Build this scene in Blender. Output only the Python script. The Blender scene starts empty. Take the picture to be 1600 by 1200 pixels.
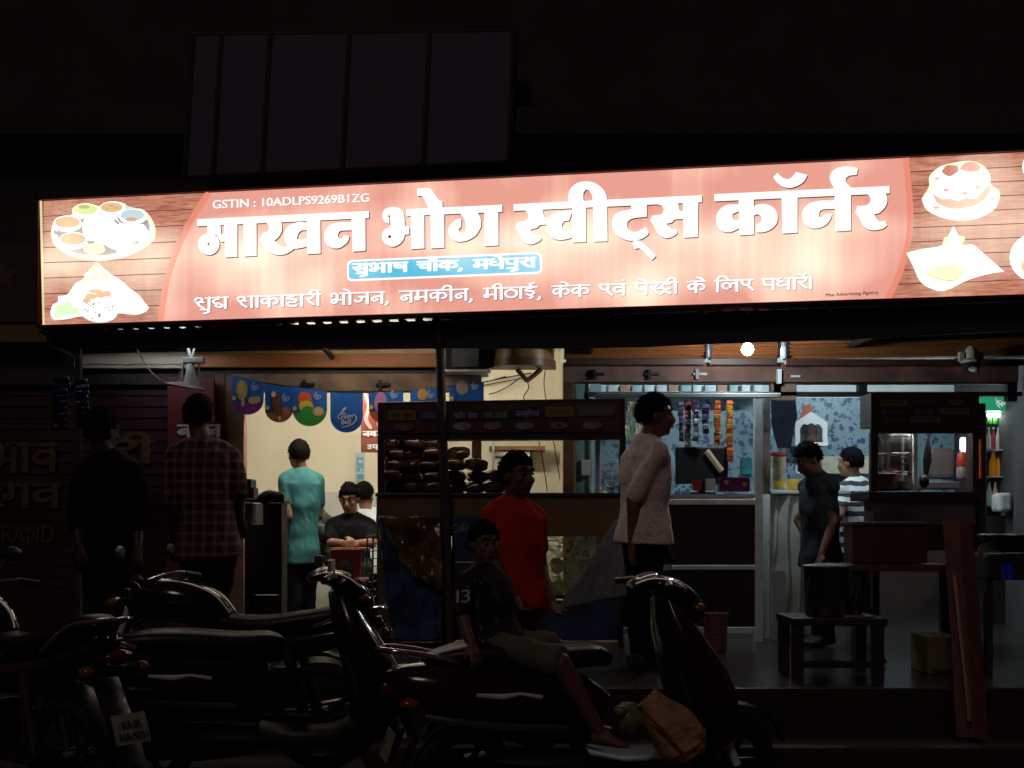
import bpy, bmesh, math, random
from mathutils import Vector, Matrix, noise
from mathutils.geometry import tessellate_polygon
R = math.radians
random.seed(7)
sc = bpy.context.scene
COL = sc.collection
# ------------------------------------------------------------------ camera, world, light, exposure
CAM_Z = 1.40          # eye height above the road
F, CX, HZ = 1900.0, 800.0, 810.0   # focal length, centre column and horizon row of the 1600x1200 photograph
cam = bpy.data.cameras.new('camera'); cam_o = bpy.data.objects.new('camera', cam); COL.objects.link(cam_o)
cam_o.location = (0, 0, CAM_Z); cam_o.rotation_euler = (R(90), 0, 0)
cam.sensor_width = 36; cam.lens = 36*F/1600; cam.shift_y = (HZ-600)/1600
cam.clip_start = .05; cam.clip_end = 600
sc.camera = cam_o
w = bpy.data.worlds.new('World'); sc.world = w; w.use_nodes = True
bg = w.node_tree.nodes['Background']
bg.inputs[0].default_value = (1.0, .36, .46, 1); bg.inputs[1].default_value = .016
sun = bpy.data.lights.new('street_fill', 'SUN'); sun.energy = .13; sun.angle = R(12); sun.color = (1, .80, .74)  # dim warm fill from behind the camera, standing for light off the street
sun_o = bpy.data.objects.new('street_fill', sun); COL.objects.link(sun_o); sun_o.rotation_euler = (R(52), 0, R(-18))
sc.view_settings.view_transform = 'Standard'; sc.view_settings.look = 'None'
sc.view_settings.exposure = 0; sc.view_settings.gamma = 1
sc.render.engine = 'CYCLES'
try:
    sc.cycles.use_denoising = True; sc.cycles.denoiser = 'OPENIMAGEDENOISE'
    sc.cycles.max_bounces = 8; sc.cycles.sample_clamp_indirect = 4; sc.cycles.caustics_reflective = False; sc.cycles.caustics_refractive = False
except Exception: pass
FLOOR = .50           # shop floor above the road

def P(px, py, D):     # a point of the place seen at that spot, D metres away
    return Vector(((px-CX)*D/F, D, CAM_Z+(HZ-py)*D/F))

# ------------------------------------------------------------------ materials
MATS = {}
def mat(name, col=(.5,.5,.5), rough=.6, metal=0., emit=0., var=0., scale=8., bump=0., spec=.5, coat=0., alpha=1., trans=0., stretch=(1,1,1)):
    if name in MATS: return MATS[name]
    m = bpy.data.materials.new(name); m.use_nodes = True; MATS[name] = m
    nt = m.node_tree; n = nt.nodes; b = n['Principled BSDF']; L = nt.links.new
    b.inputs['Base Color'].default_value = (*col, 1); b.inputs['Roughness'].default_value = rough
    b.inputs['Metallic'].default_value = metal; b.inputs['Specular IOR Level'].default_value = spec
    b.inputs['Coat Weight'].default_value = coat; b.inputs['Alpha'].default_value = alpha
    b.inputs['Transmission Weight'].default_value = trans
    if emit:
        b.inputs['Emission Color'].default_value = (*col, 1); b.inputs['Emission Strength'].default_value = emit
    if var or bump:
        tc = n.new('ShaderNodeTexCoord'); mp = n.new('ShaderNodeMapping'); L(tc.outputs['Object'], mp.inputs[0]); mp.inputs['Scale'].default_value = stretch
        nz = n.new('ShaderNodeTexNoise'); nz.inputs['Scale'].default_value = scale; nz.inputs['Detail'].default_value = 5; L(mp.outputs[0], nz.inputs['Vector'])
        if var:
            cr = n.new('ShaderNodeValToRGB'); L(nz.outputs['Fac'], cr.inputs[0])
            cr.color_ramp.elements[0].position = .3; cr.color_ramp.elements[1].position = .72
            cr.color_ramp.elements[0].color = (*[c*(1-var) for c in col], 1); cr.color_ramp.elements[1].color = (*[min(1, c*(1+var)) for c in col], 1)
            L(cr.outputs[0], b.inputs['Base Color'])
            if emit: L(cr.outputs[0], b.inputs['Emission Color'])
            ma = n.new('ShaderNodeMath'); ma.operation = 'MULTIPLY_ADD'; L(nz.outputs['Fac'], ma.inputs[0]); ma.inputs[1].default_value = .25; ma.inputs[2].default_value = max(.02, rough-.12); L(ma.outputs[0], b.inputs['Roughness'])
        if bump:
            bp = n.new('ShaderNodeBump'); bp.inputs['Strength'].default_value = bump; bp.inputs['Distance'].default_value = .01; L(nz.outputs['Fac'], bp.inputs['Height']); L(bp.outputs[0], b.inputs['Normal'])
    return m
def backlit(name, col, amp=.5, wood=False, strength=1.0, white=.55):
    """print on translucent flex lit by unseen tubes: their uneven light is painted into the glow as noise"""
    if name in MATS: return MATS[name]
    m = bpy.data.materials.new(name); m.use_nodes = True; MATS[name] = m
    nt = m.node_tree; n = nt.nodes; L = nt.links.new; n.clear()
    out = n.new('ShaderNodeOutputMaterial'); em = n.new('ShaderNodeEmission'); L(em.outputs[0], out.inputs[0])
    tc = n.new('ShaderNodeTexCoord')
    def nz(scale, sx, sy, sz, det=2):
        mp = n.new('ShaderNodeMapping'); mp.inputs['Scale'].default_value = (sx, sy, sz); L(tc.outputs['Object'], mp.inputs[0])
        t = n.new('ShaderNodeTexNoise'); t.inputs['Scale'].default_value = scale; t.inputs['Detail'].default_value = det; L(mp.outputs[0], t.inputs['Vector']); return t.outputs['Fac']
    def math_(op, a, b, c=None):
        x = n.new('ShaderNodeMath'); x.operation = op
        for i, v in enumerate((a, b, c)):
            if v is None: continue
            if isinstance(v, (int, float)): x.inputs[i].default_value = v
            else: L(v, x.inputs[i])
        return x.outputs[0]
    blob = nz(1.5, 1, 1, 1.3, 1); streak = nz(22, 1, 1, .02, 3)
    sep = n.new('ShaderNodeSeparateXYZ'); L(tc.outputs['Object'], sep.inputs[0])
    band = math_('SUBTRACT', 1.0, math_('MULTIPLY', math_('ABSOLUTE', math_('SUBTRACT', sep.outputs[2], .47), 0), 2.6))
    v = math_('ADD', math_('MULTIPLY', math_('SUBTRACT', blob, .45), 2.4), math_('MULTIPLY', math_('SUBTRACT', streak, .5), .36))
    v = math_('ADD', v, math_('MULTIPLY', band, .62))
    v = n_clamp = math_('MAXIMUM', math_('MINIMUM', v, 1.0), 0.0)
    base = n.new('ShaderNodeRGB'); base.outputs[0].default_value = (*col, 1); bc = base.outputs[0]
    if wood:
        g = nz(9, 1, 1, 9, 4); cr = n.new('ShaderNodeValToRGB'); L(g, cr.inputs[0])
        cr.color_ramp.elements[0].position = .3; cr.color_ramp.elements[0].color = (col[0]*.62, col[1]*.55, col[2]*.55, 1)
        cr.color_ramp.elements[1].position = .7; cr.color_ramp.elements[1].color = (min(1, col[0]*1.1), col[1]*1.35, col[2]*1.25, 1); bc = cr.outputs[0]
    mx = n.new('ShaderNodeMix'); mx.data_type = 'RGBA'; L(math_('MULTIPLY', v, amp), mx.inputs['Factor']); L(bc, mx.inputs['A']); mx.inputs['B'].default_value = (1.0, .84, .64, 1)
    L(mx.outputs['Result'], em.inputs[0]); L(math_('MULTIPLY_ADD', v, .35, strength), em.inputs[1])
    return m
def plaid(name, base, line, sc_=28., w1=.3, rough=.85, axes=(0, 2)):
    if name in MATS: return MATS[name]
    m = bpy.data.materials.new(name); m.use_nodes = True; MATS[name] = m
    nt = m.node_tree; n = nt.nodes; L = nt.links.new; b = n['Principled BSDF']; b.inputs['Roughness'].default_value = rough
    tc = n.new('ShaderNodeTexCoord'); sp = n.new('ShaderNodeSeparateXYZ'); L(tc.outputs['Object'], sp.inputs[0])
    outs = []
    for k in axes:
        a = n.new('ShaderNodeMath'); a.operation = 'MULTIPLY'; L(sp.outputs[k], a.inputs[0]); a.inputs[1].default_value = sc_
        s = n.new('ShaderNodeMath'); s.operation = 'FRACT'; L(a.outputs[0], s.inputs[0])
        t = n.new('ShaderNodeMath'); t.operation = 'LESS_THAN'; L(s.outputs[0], t.inputs[0]); t.inputs[1].default_value = w1; outs.append(t.outputs[0])
    ad = n.new('ShaderNodeMath'); ad.operation = 'ADD'; L(outs[0], ad.inputs[0]); L(outs[1], ad.inputs[1])
    hf = n.new('ShaderNodeMath'); hf.operation = 'MULTIPLY'; L(ad.outputs[0], hf.inputs[0]); hf.inputs[1].default_value = .5
    mx = n.new('ShaderNodeMix'); mx.data_type = 'RGBA'; L(hf.outputs[0], mx.inputs['Factor']); mx.inputs['A'].default_value = (*base, 1); mx.inputs['B'].default_value = (*line, 1)
    L(mx.outputs['Result'], b.inputs['Base Color']); return m
def stripes(name, a_, b_, period=.075, wav=.012):
    if name in MATS: return MATS[name]
    m = bpy.data.materials.new(name); m.use_nodes = True; MATS[name] = m
    nt = m.node_tree; n = nt.nodes; L = nt.links.new; b = n['Principled BSDF']; b.inputs['Roughness'].default_value = .85
    tc = n.new('ShaderNodeTexCoord'); sp = n.new('ShaderNodeSeparateXYZ'); L(tc.outputs['Object'], sp.inputs[0])
    nz = n.new('ShaderNodeTexNoise'); nz.inputs['Scale'].default_value = 9; L(tc.outputs['Object'], nz.inputs['Vector'])
    a = n.new('ShaderNodeMath'); a.operation = 'MULTIPLY_ADD'; L(nz.outputs['Fac'], a.inputs[0]); a.inputs[1].default_value = wav*4; L(sp.outputs[2], a.inputs[2])
    d = n.new('ShaderNodeMath'); d.operation = 'DIVIDE'; L(a.outputs[0], d.inputs[0]); d.inputs[1].default_value = period
    f = n.new('ShaderNodeMath'); f.operation = 'FRACT'; L(d.outputs[0], f.inputs[0])
    t = n.new('ShaderNodeMath'); t.operation = 'LESS_THAN'; L(f.outputs[0], t.inputs[0]); t.inputs[1].default_value = .5
    mx = n.new('ShaderNodeMix'); mx.data_type = 'RGBA'; L(t.outputs[0], mx.inputs['Factor']); mx.inputs['A'].default_value = (*a_, 1); mx.inputs['B'].default_value = (*b_, 1)
    L(mx.outputs['Result'], b.inputs['Base Color']); return m
def speckle(name, a_, b_, scale, thr, rough=.5, soft=.04):
    """voronoi blots of b_ on a_ (printed flowers, dots)"""
    if name in MATS: return MATS[name]
    m = bpy.data.materials.new(name); m.use_nodes = True; MATS[name] = m
    nt = m.node_tree; n = nt.nodes; L = nt.links.new; b = n['Principled BSDF']; b.inputs['Roughness'].default_value = rough
    tc = n.new('ShaderNodeTexCoord'); v = n.new('ShaderNodeTexVoronoi'); v.inputs['Scale'].default_value = scale
    nz = n.new('ShaderNodeTexNoise'); nz.inputs['Scale'].default_value = scale*2.3; nz.inputs['Detail'].default_value = 3; L(tc.outputs['Object'], nz.inputs['Vector'])
    mx0 = n.new('ShaderNodeMix'); mx0.data_type = 'RGBA'; mx0.inputs['Factor'].default_value = .07; L(tc.outputs['Object'], mx0.inputs['A']); L(nz.outputs['Color'], mx0.inputs['B'])
    L(mx0.outputs['Result'], v.inputs['Vector'])
    v2 = n.new('ShaderNodeTexVoronoi'); v2.inputs['Scale'].default_value = scale*1.9; L(mx0.outputs['Result'], v2.inputs['Vector'])
    ml = n.new('ShaderNodeMath'); ml.operation = 'MULTIPLY_ADD'; L(v2.outputs['Distance'], ml.inputs[0]); ml.inputs[1].default_value = 1.5; ml.inputs[2].default_value = .06
    mn = n.new('ShaderNodeMath'); mn.operation = 'MINIMUM'; L(v.outputs['Distance'], mn.inputs[0]); L(ml.outputs[0], mn.inputs[1])
    cr = n.new('ShaderNodeValToRGB'); L(mn.outputs[0], cr.inputs[0]); e = cr.color_ramp.elements
    e[0].position = thr-soft; e[0].color = (*b_, 1); e[1].position = thr+soft; e[1].color = (*a_, 1)
    L(cr.outputs[0], b.inputs['Base Color']); return m

# ------------------------------------------------------------------ objects
ROOTLOC = {}
def thing(name, label, cat, loc=(0,0,0), group=None):
    o = bpy.data.objects.new(name, None); COL.objects.link(o); o.empty_display_size = .1
    o.location = loc; o['label'] = label; o['category'] = cat
    if group: o['group'] = group
    ROOTLOC[o.name] = Vector(loc); return o
def obj(name, bm, m, parent=None, smooth=False, bevel=0., label=None, cat=None, group=None, kind=None, seg=2, angle=40):
    """one mesh object; vertices come in place coordinates and are stored relative to the thing's base"""
    bmesh.ops.remove_doubles(bm, verts=bm.verts, dist=1e-6)
    if smooth:
        for f in bm.faces: f.smooth = True
        for e in bm.edges:
            if len(e.link_faces) == 2 and e.calc_face_angle(0) > R(angle): e.smooth = False
    base = Vector((0,0,0)); p = parent
    if p is not None: base = ROOTLOC[p.name]
    else:
        lo = Vector((1e9,)*3); hi = -lo
        for v in bm.verts:
            for k in range(3): lo[k] = min(lo[k], v.co[k]); hi[k] = max(hi[k], v.co[k])
        base = Vector(((lo.x+hi.x)/2, (lo.y+hi.y)/2, lo.z)) if kind is None else base
    me = bpy.data.meshes.new(name); bmesh.ops.translate(bm, verts=bm.verts, vec=-base); bm.to_mesh(me); bm.free()
    for mm in (m if isinstance(m, (list, tuple)) else [m]): me.materials.append(mm)
    o = bpy.data.objects.new(name, me); COL.objects.link(o)
    if parent is not None: o.parent = parent
    else: o.location = base
    ROOTLOC[o.name] = base
    if bevel:
        b = o.modifiers.new('bevel', 'BEVEL'); b.width = bevel; b.segments = seg; b.limit_method = 'ANGLE'
    if label: o['label'] = label
    if cat: o['category'] = cat
    if group: o['group'] = group
    if kind: o['kind'] = kind
    return o
def NB(): return bmesh.new()
def box(bm, c, s, rz=0, ry=0, rx=0, mi=0):
    M = Matrix.Translation(c) @ Matrix.Rotation(rz, 4, 'Z') @ Matrix.Rotation(ry, 4, 'Y') @ Matrix.Rotation(rx, 4, 'X') @ Matrix.Diagonal((*s, 1))
    r = bmesh.ops.create_cube(bm, size=1, matrix=M)
    if mi:
        for f in set(f for v in r['verts'] for f in v.link_faces): f.material_index = mi
    return bm
def box2(bm, a, b, mi=0):
    a = Vector(a); b = Vector(b); return box(bm, (a+b)/2, [abs(b[k]-a[k]) for k in range(3)], mi=mi)
def pbox(bm, x0, y0, x1, y1, D, depth, mi=0):
    """box whose front, D away, covers that rectangle; it runs back by depth"""
    a = P(x0, y0, D); b = P(x1, y1, D); return box2(bm, (a.x, D, a.z), (b.x, D+depth, b.z), mi)
def ball(bm, c, r, n=16, m=None):
    s = r if isinstance(r, (tuple, list)) else (r, r, r)
    M = Matrix.Translation(c) @ (m or Matrix.Identity(4)) @ Matrix.Diagonal((*s, 1))
    return bmesh.ops.create_uvsphere(bm, u_segments=n, v_segments=max(6, n//2), radius=1, matrix=M)['verts']
def sweep(bm, pts, rad, lat=None, n=14, ex=2.0, caps=True, closed=False, mi=0):
    """closed tube along pts; rad = list of r or (ru, rv); lat = direction of ru; ex = superellipse power"""
    pts = [Vector(p) for p in pts]; N = len(pts); rings = []
    if not isinstance(rad, list): rad = [rad]*N
    prev = None
    for i, p in enumerate(pts):
        if closed: t = pts[(i+1) % N]-pts[i-1]
        else: t = pts[min(i+1, N-1)]-pts[max(i-1, 0)]
        t.normalize()
        if lat is not None: u = Vector(lat)
        elif prev is not None: u = prev
        else: u = Vector((0,0,1)) if abs(t.z) < .9 else Vector((1,0,0))
        u = u - t*u.dot(t)
        if u.length < 1e-5: u = t.orthogonal()
        u.normalize(); prev = u; v = t.cross(u)
        ru, rv = rad[i] if isinstance(rad[i], (tuple, list)) else (rad[i], rad[i])
        ring = []
        for k in range(n):
            a = 2*math.pi*k/n; c, s = math.cos(a), math.sin(a)
            cu = math.copysign(abs(c)**(2/ex), c); sv = math.copysign(abs(s)**(2/ex), s)
            ring.append(bm.verts.new(p+u*cu*ru+v*sv*rv))
        rings.append(ring)
    pairs = [(i, i+1) for i in range(N-1)] + ([(N-1, 0)] if closed else [])
    fs = []
    for i, j in pairs:
        for k in range(n): fs.append(bm.faces.new((rings[i][k], rings[i][(k+1) % n], rings[j][(k+1) % n], rings[j][k])))
    if caps and not closed:
        fs.append(bm.faces.new(rings[0][::-1])); fs.append(bm.faces.new(rings[-1]))
    for f in fs: f.material_index = mi
    bmesh.ops.recalc_face_normals(bm, faces=fs)
    return bm
def tube(bm, a, b, r, r2=None, n=10): return sweep(bm, [a, b], [r, r if r2 is None else r2], n=n)
def capsule(bm, a, b, r1, r2, n=14):
    a, b = Vector(a), Vector(b); sweep(bm, [a, b], [r1, r2], n=n); ball(bm, a, r1, n); ball(bm, b, r2, n); return bm
def lathe(bm, c, prof, n=28, axis=None):
    """prof: (r, h) pairs round the axis through c"""
    c = Vector(c); ax = Vector(axis or (0,0,1)).normalized(); u = ax.orthogonal().normalized(); v = ax.cross(u); rings = []
    for r, h in prof: rings.append([bm.verts.new(c+ax*h+(u*math.cos(2*math.pi*k/n)+v*math.sin(2*math.pi*k/n))*max(r, 1e-4)) for k in range(n)])
    fs = []
    for i in range(len(rings)-1):
        for k in range(n): fs.append(bm.faces.new((rings[i][k], rings[i][(k+1) % n], rings[i+1][(k+1) % n], rings[i+1][k])))
    fs.append(bm.faces.new(rings[0][::-1])); fs.append(bm.faces.new(rings[-1])); bmesh.ops.recalc_face_normals(bm, faces=fs); return bm
def torus(bm, c, R1, r, axis=(0,1,0), n=40, m=10, a0=0., a1=360.):
    ax = Vector(axis).normalized(); u = ax.orthogonal().normalized()
    if abs(ax.y) > .9: u = Vector((1,0,0))
    v = ax.cross(u); full = abs(a1-a0) >= 359.9; k = n if full else n+1
    pts = [Vector(c)+(u*math.cos(R(a0+(a1-a0)*i/n))+v*math.sin(R(a0+(a1-a0)*i/n)))*R1 for i in range(k)]
    return sweep(bm, pts, r, lat=ax, n=m, closed=full)
def catmull(pts, sub=6, closed=False):
    n = len(pts); out = []
    rng = range(n if closed else n-1)
    for i in rng:
        p0 = pts[(i-1) % n] if closed else pts[max(i-1, 0)]; p1 = pts[i]; p2 = pts[(i+1) % n]; p3 = pts[(i+2) % n] if closed else pts[min(i+2, n-1)]
        for k in range(sub):
            t = k/sub; t2 = t*t; t3 = t2*t
            out.append(tuple(.5*((2*p1[j])+(-p0[j]+p2[j])*t+(2*p0[j]-5*p1[j]+4*p2[j]-p3[j])*t2+(-p0[j]+3*p1[j]-3*p2[j]+p3[j])*t3) for j in range(len(p1))))
    if not closed: out.append(tuple(pts[-1]))
    return out
def curve3(pts, sub=6): return [Vector(p) for p in catmull([tuple(p) for p in pts], sub)]
def prism(bm, poly, M, th, smooth_=False):
    """flat outline (2-D, mapped by M(x, y, depth)) with thickness th"""
    if smooth_: poly = round_poly(poly)
    tris = tessellate_polygon([[Vector((x, y, 0)) for x, y in poly]])
    a = [bm.verts.new(M(x, y, 0)) for x, y in poly]; b = [bm.verts.new(M(x, y, th)) for x, y in poly]; fs = []
    for t in tris:
        try: fs.append(bm.faces.new([a[i] for i in t])); fs.append(bm.faces.new([b[i] for i in reversed(t)]))
        except ValueError: pass
    n = len(poly)
    for i in range(n): fs.append(bm.faces.new((a[i], a[(i+1) % n], b[(i+1) % n], b[i])))
    bmesh.ops.recalc_face_normals(bm, faces=fs); return bm
def copy_tree(o, parent=None):
    c = o.copy(); COL.objects.link(c); c.parent = parent; ROOTLOC[c.name] = ROOTLOC.get(o.name, Vector((0,0,0)))
    for ch in list(o.children): copy_tree(ch, c)
    return c

# ------------------------------------------------------------------ lettering
def round_poly(poly, sub=4, corner=52):
    n = len(poly); V = [Vector(p) for p in poly]; cor = []
    for i in range(n):
        a = V[i]-V[i-1]; b = V[(i+1) % n]-V[i]; cor.append(a.length < 1e-6 or b.length < 1e-6 or math.degrees(a.angle(b)) > corner)
    out = []
    for i in range(n):
        p, q = V[i], V[(i+1) % n]; e = q-p
        t0 = e if cor[i] else (q-V[i-1])*.5; t1 = e if cor[(i+1) % n] else (V[(i+2) % n]-p)*.5
        if t0.length > e.length: t0 = t0.normalized()*e.length
        if t1.length > e.length: t1 = t1.normalized()*e.length
        if cor[i] and cor[(i+1) % n]: out.append(tuple(p)); continue
        for k in range(sub):
            t = k/sub; h = 2*t**3-3*t**2+1, t**3-2*t**2+t, -2*t**3+3*t**2, t**3-t**2
            out.append(tuple(p*h[0]+t0*h[1]+q*h[2]+t1*h[3]))
    return out
LAYER = [0]
def flat(bm, poly, M, off=0., rnd=True):
    if rnd: poly = round_poly(poly)
    LAYER[0] = (LAYER[0]+1) % 12; d = off+LAYER[0]*.00015
    tris = tessellate_polygon([[Vector((x, y, 0)) for x, y in poly]])
    vs = [bm.verts.new(M(x, y, d)) for x, y in poly]
    for t in tris:
        try: bm.faces.new([vs[i] for i in t])
        except ValueError: pass
def stroke(bm, pts, M, off=0., sub=5, closed=False, caps=True):
    pts = catmull(pts, sub, closed) if len(pts) > 2 else list(pts)
    LAYER[0] = (LAYER[0]+1) % 12; d = off+LAYER[0]*.00015; n = len(pts); L_, R_ = [], []
    for i, (x, y, w_) in enumerate(pts):
        a = pts[i-1] if (i or closed) else pts[0]; b = pts[(i+1) % n] if (i < n-1 or closed) else pts[-1]
        tx, ty = b[0]-a[0], b[1]-a[1]; l = math.hypot(tx, ty) or 1; nx, ny = -ty/l*w_/2, tx/l*w_/2
        L_.append(bm.verts.new(M(x+nx, y+ny, d))); R_.append(bm.verts.new(M(x-nx, y-ny, d)))
    for i in range(n if closed else n-1): bm.faces.new((L_[i], L_[(i+1) % n], R_[(i+1) % n], R_[i]))
    if caps and not closed:
        for x, y, w_ in (pts[0], pts[-1]): disc(bm, x, y, w_/2, w_/2, M, off, 10)
def disc(bm, x, y, rx, ry, M, off=0., n=24):
    LAYER[0] = (LAYER[0]+1) % 12; d = off+LAYER[0]*.00015
    bm.faces.new([bm.verts.new(M(x+rx*math.cos(2*math.pi*k/n), y+ry*math.sin(2*math.pi*k/n), d)) for k in range(n)])
def V_(x): return [(x, 0), (x, 1)]
RA = [[(.34,1),(.42,.82),(.32,.64),(.1,.6)], [(.14,.58),(.24,.34),(.44,.08)]]
GL = {  # stroke letters: advance, head line span, strokes; y 0 foot, 1 head line
 'न': (.72, [V_(.58), [(.58,.6),(.28,.6),(.1,.42),(.18,.22),(.36,.28),(.32,.42)]]),
 'म': (.74, [V_(.6), [(.2,1),(.2,.5)], [(.2,.5),(.08,.38),(.12,.2),(.25,.24),(.22,.4),(.6,.42)]]),
 'भ': (.86, [V_(.7), [(.12,.7),(.08,.88),(.24,.98),(.38,.84),(.36,.4)], [(.36,.46),(.14,.4),(.12,.2),(.3,.16),(.36,.4)], [(.34,.42),(.7,.42)]]),
 'प': (.7, [V_(.56), [(.12,1),(.12,.62),(.22,.42),(.56,.42)]]),
 'व': (.7, [V_(.56), [(.56,.7),(.25,.7),(.1,.5),(.22,.28),(.42,.34),(.56,.5)]]),
 'क': (.94, [V_(.44), [(.44,.72),(.2,.72),(.08,.5),(.2,.28),(.44,.5)], [(.44,.58),(.66,.74),(.84,.54),(.8,.32),(.66,.26)]]),
 'र': (.5, RA), 'H': (.5, RA+[[(.28,.46),(.55,.46)]]),
 'स': (.8, RA+[V_(.66), [(.28,.46),(.66,.46)]]),
 'श': (.84, [V_(.72), [(.04,.78),(.12,.96),(.32,.94),(.38,.76),(.24,.62),(.08,.60)], [(.16,.6),(.24,.32),(.46,.06)], [(.24,.62),(.44,.58)]]),
 'ह': (.66, [[(.4,1),(.4,.84),(.14,.8),(.14,.62),(.38,.6)], [(.38,.6),(.54,.5),(.44,.34),(.2,.36),(.1,.22),(.2,.04),(.46,-.02),(.54,.12)]]),
 'ज': (.84, [V_(.7), [(.7,.6),(.3,.6)], [(.4,.6),(.42,.34),(.24,.18),(.1,.34)]]),
 'ठ': (.66, [[(.33,1),(.33,.8)], [(.33,.8),(.08,.62),(.1,.26),(.33,.12),(.56,.26),(.58,.62),(.33,.8)]]),
 'ट': (.64, [[(.34,1),(.34,.8)], [(.52,.8),(.24,.78),(.1,.5),(.24,.22),(.52,.28)]]),
 'T': (.66, [[(.34,1),(.34,.84)], [(.54,.84),(.26,.82),(.14,.6),(.28,.38),(.54,.42)], [(.06,-.02),(.3,.2),(.54,-.02)], [(.3,.36),(.3,.18)]]),
 'ई': (.66, [[(.38,1),(.36,.86),(.12,.78),(.14,.62),(.4,.6),(.5,.44),(.3,.28),(.14,.36)], [(.26,.28),(.42,.12),(.3,-.02)], [(.38,1),(.3,1.2),(.5,1.32)]]),
 'ए': (.66, [[(.12,1),(.12,.7),(.24,.52),(.46,.56)], [(.48,1),(.47,.6),(.42,.44),(.66,.04)]]),
 'ल': (.94, [V_(.8), [(.8,.56),(.66,.74),(.5,.6),(.46,.36)], [(.48,.6),(.3,.76),(.1,.56),(.16,.3),(.34,.24)]]),
 'ध': (.76, [V_(.62), [(.22,1.0),(.08,.88),(.2,.72),(.32,.7)], [(.22,.7),(.08,.52),(.2,.34),(.62,.42)]]),
 'ष': (.72, [V_(.58), [(.12,1),(.12,.62),(.22,.42),(.58,.42)], [(.14,.84),(.52,.52)]]),
 'च': (.74, [V_(.6), [(.08,.68),(.42,.68)], [(.42,.7),(.26,.52),(.2,.38),(.34,.28),(.6,.42)]]),
 'D': (.84, [[(.34,1),(.34,.84)], [(.34,.84),(.1,.72),(.14,.5),(.34,.46)], [(.3,.46),(.2,.26),(.44,.1),(.5,.3),(.4,.44)], V_(.68), [(.48,.26),(.68,.26)]]),
 'ग': (.66, [V_(.54), [(.2,1),(.22,.5),(.12,.36),(.06,.5)]]),
 'य': (.72, [V_(.58), [(.12,.96),(.24,.78),(.12,.62),(.24,.42),(.58,.46)]]),
 'उ': (.66, [[(.38,1),(.4,.78),(.18,.68),(.42,.6),(.44,.3),(.2,.26),(.1,.4)]]),
 'ा': (.3, [V_(.15)]), 'ी': (.3, [V_(.15), [(.15,1),(.12,1.24),(-.1,1.32),(-.28,1.04)]]),
 'ि': (.3, [V_(.15), [(.15,1),(.2,1.24),(.46,1.32),(.66,1.04)]]),
 'ु': (0, [[(-.52,-.04),(-.22,-.06),(-.12,-.24),(-.36,-.38)]]), 'ू': (0, [[(-.1,-.3),(-.22,-.24),(-.3,-.06),(-.42,-.1)]]),
 'े': (0, [[(-.14,1),(-.24,1.2),(-.44,1.3)]]), 'ो': (.3, [V_(.15), [(.15,1),(.05,1.2),(-.15,1.3)]]),
 'ौ': (.3, [V_(.15), [(.15,1),(.05,1.2),(-.15,1.3)], [(.15,1),(.12,1.24),(-.02,1.4)]]),
 'ं': (0, [[(-.14,1.28),(-.13,1.29)]]), ',': (.3, [[(.12,.1),(.12,-.04),(.04,-.16)]]), '।': (.3, [V_(.15)]), ' ': (.42, [])}
HS = {'श': .52, 'भ': .5, 'ध': .46}   # letters whose head line starts late
def deva(bm, s, x0, y0, x1, y1, h, M, off=0., wt=.17, grow=0., dx=0., dy=0.):
    """write s from (x0, y0) to (x1, y1) (feet of the letters), h high"""
    seq = []
    for ch in s:
        if ch == 'ि': seq.insert(len(seq)-1, ch)
        else: seq.append(ch)
    tot = sum(GL[c][0] for c in seq); X = 0.
    def m2(x, y, d):
        t = x/tot; return M(x0+(x1-x0)*t+dx, y0+(y1-y0)*t-y*h+dy, d)
    k = h*tot/(x1-x0)     # keeps stroke weight even when the letters are squeezed
    for c in seq:
        a, st = GL[c]
        for s_ in st: stroke(bm, [(X+x, y, wt+grow) for x, y in s_], m2, off, 4)
        if c not in ' ,।ुूेंं' and a: stroke(bm, [(X-.02+HS.get(c, 0), .96, wt*.85), (X+a+.02, .96, wt*.85)], m2, off, caps=False)
        X += a
def latin_mesh(body):
    c = bpy.data.curves.new('t', 'FONT'); c.body = body; c.size = 1; c.fill_mode = 'FRONT'; c.resolution_u = 3
    o = bpy.data.objects.new('t', c); COL.objects.link(o); dg = bpy.context.evaluated_depsgraph_get(); dg.update()
    me = bpy.data.meshes.new_from_object(o.evaluated_get(dg)); vs = [tuple(v.co) for v in me.vertices]; fs = [tuple(p.vertices) for p in me.polygons]
    bpy.data.objects.remove(o); bpy.data.curves.remove(c); bpy.data.meshes.remove(me); return vs, fs
def latin(bm, body, x0, y0, x1, y1, h, M, off=0.):
    vs, fs = latin_mesh(body); xs = [v[0] for v in vs]; a, b = min(xs), max(xs); hh = .70
    out = []
    for v in vs:
        t = (v[0]-a)/(b-a); out.append(bm.verts.new(M(x0+(x1-x0)*t, y0+(y1-y0)*t-v[1]/hh*h, off)))
    for f in fs:
        try: bm.faces.new([out[i] for i in f])
        except ValueError: pass
def at_depth(D): return lambda x, y, d: P(x, y, D)+Vector((0, -d, 0))
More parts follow.
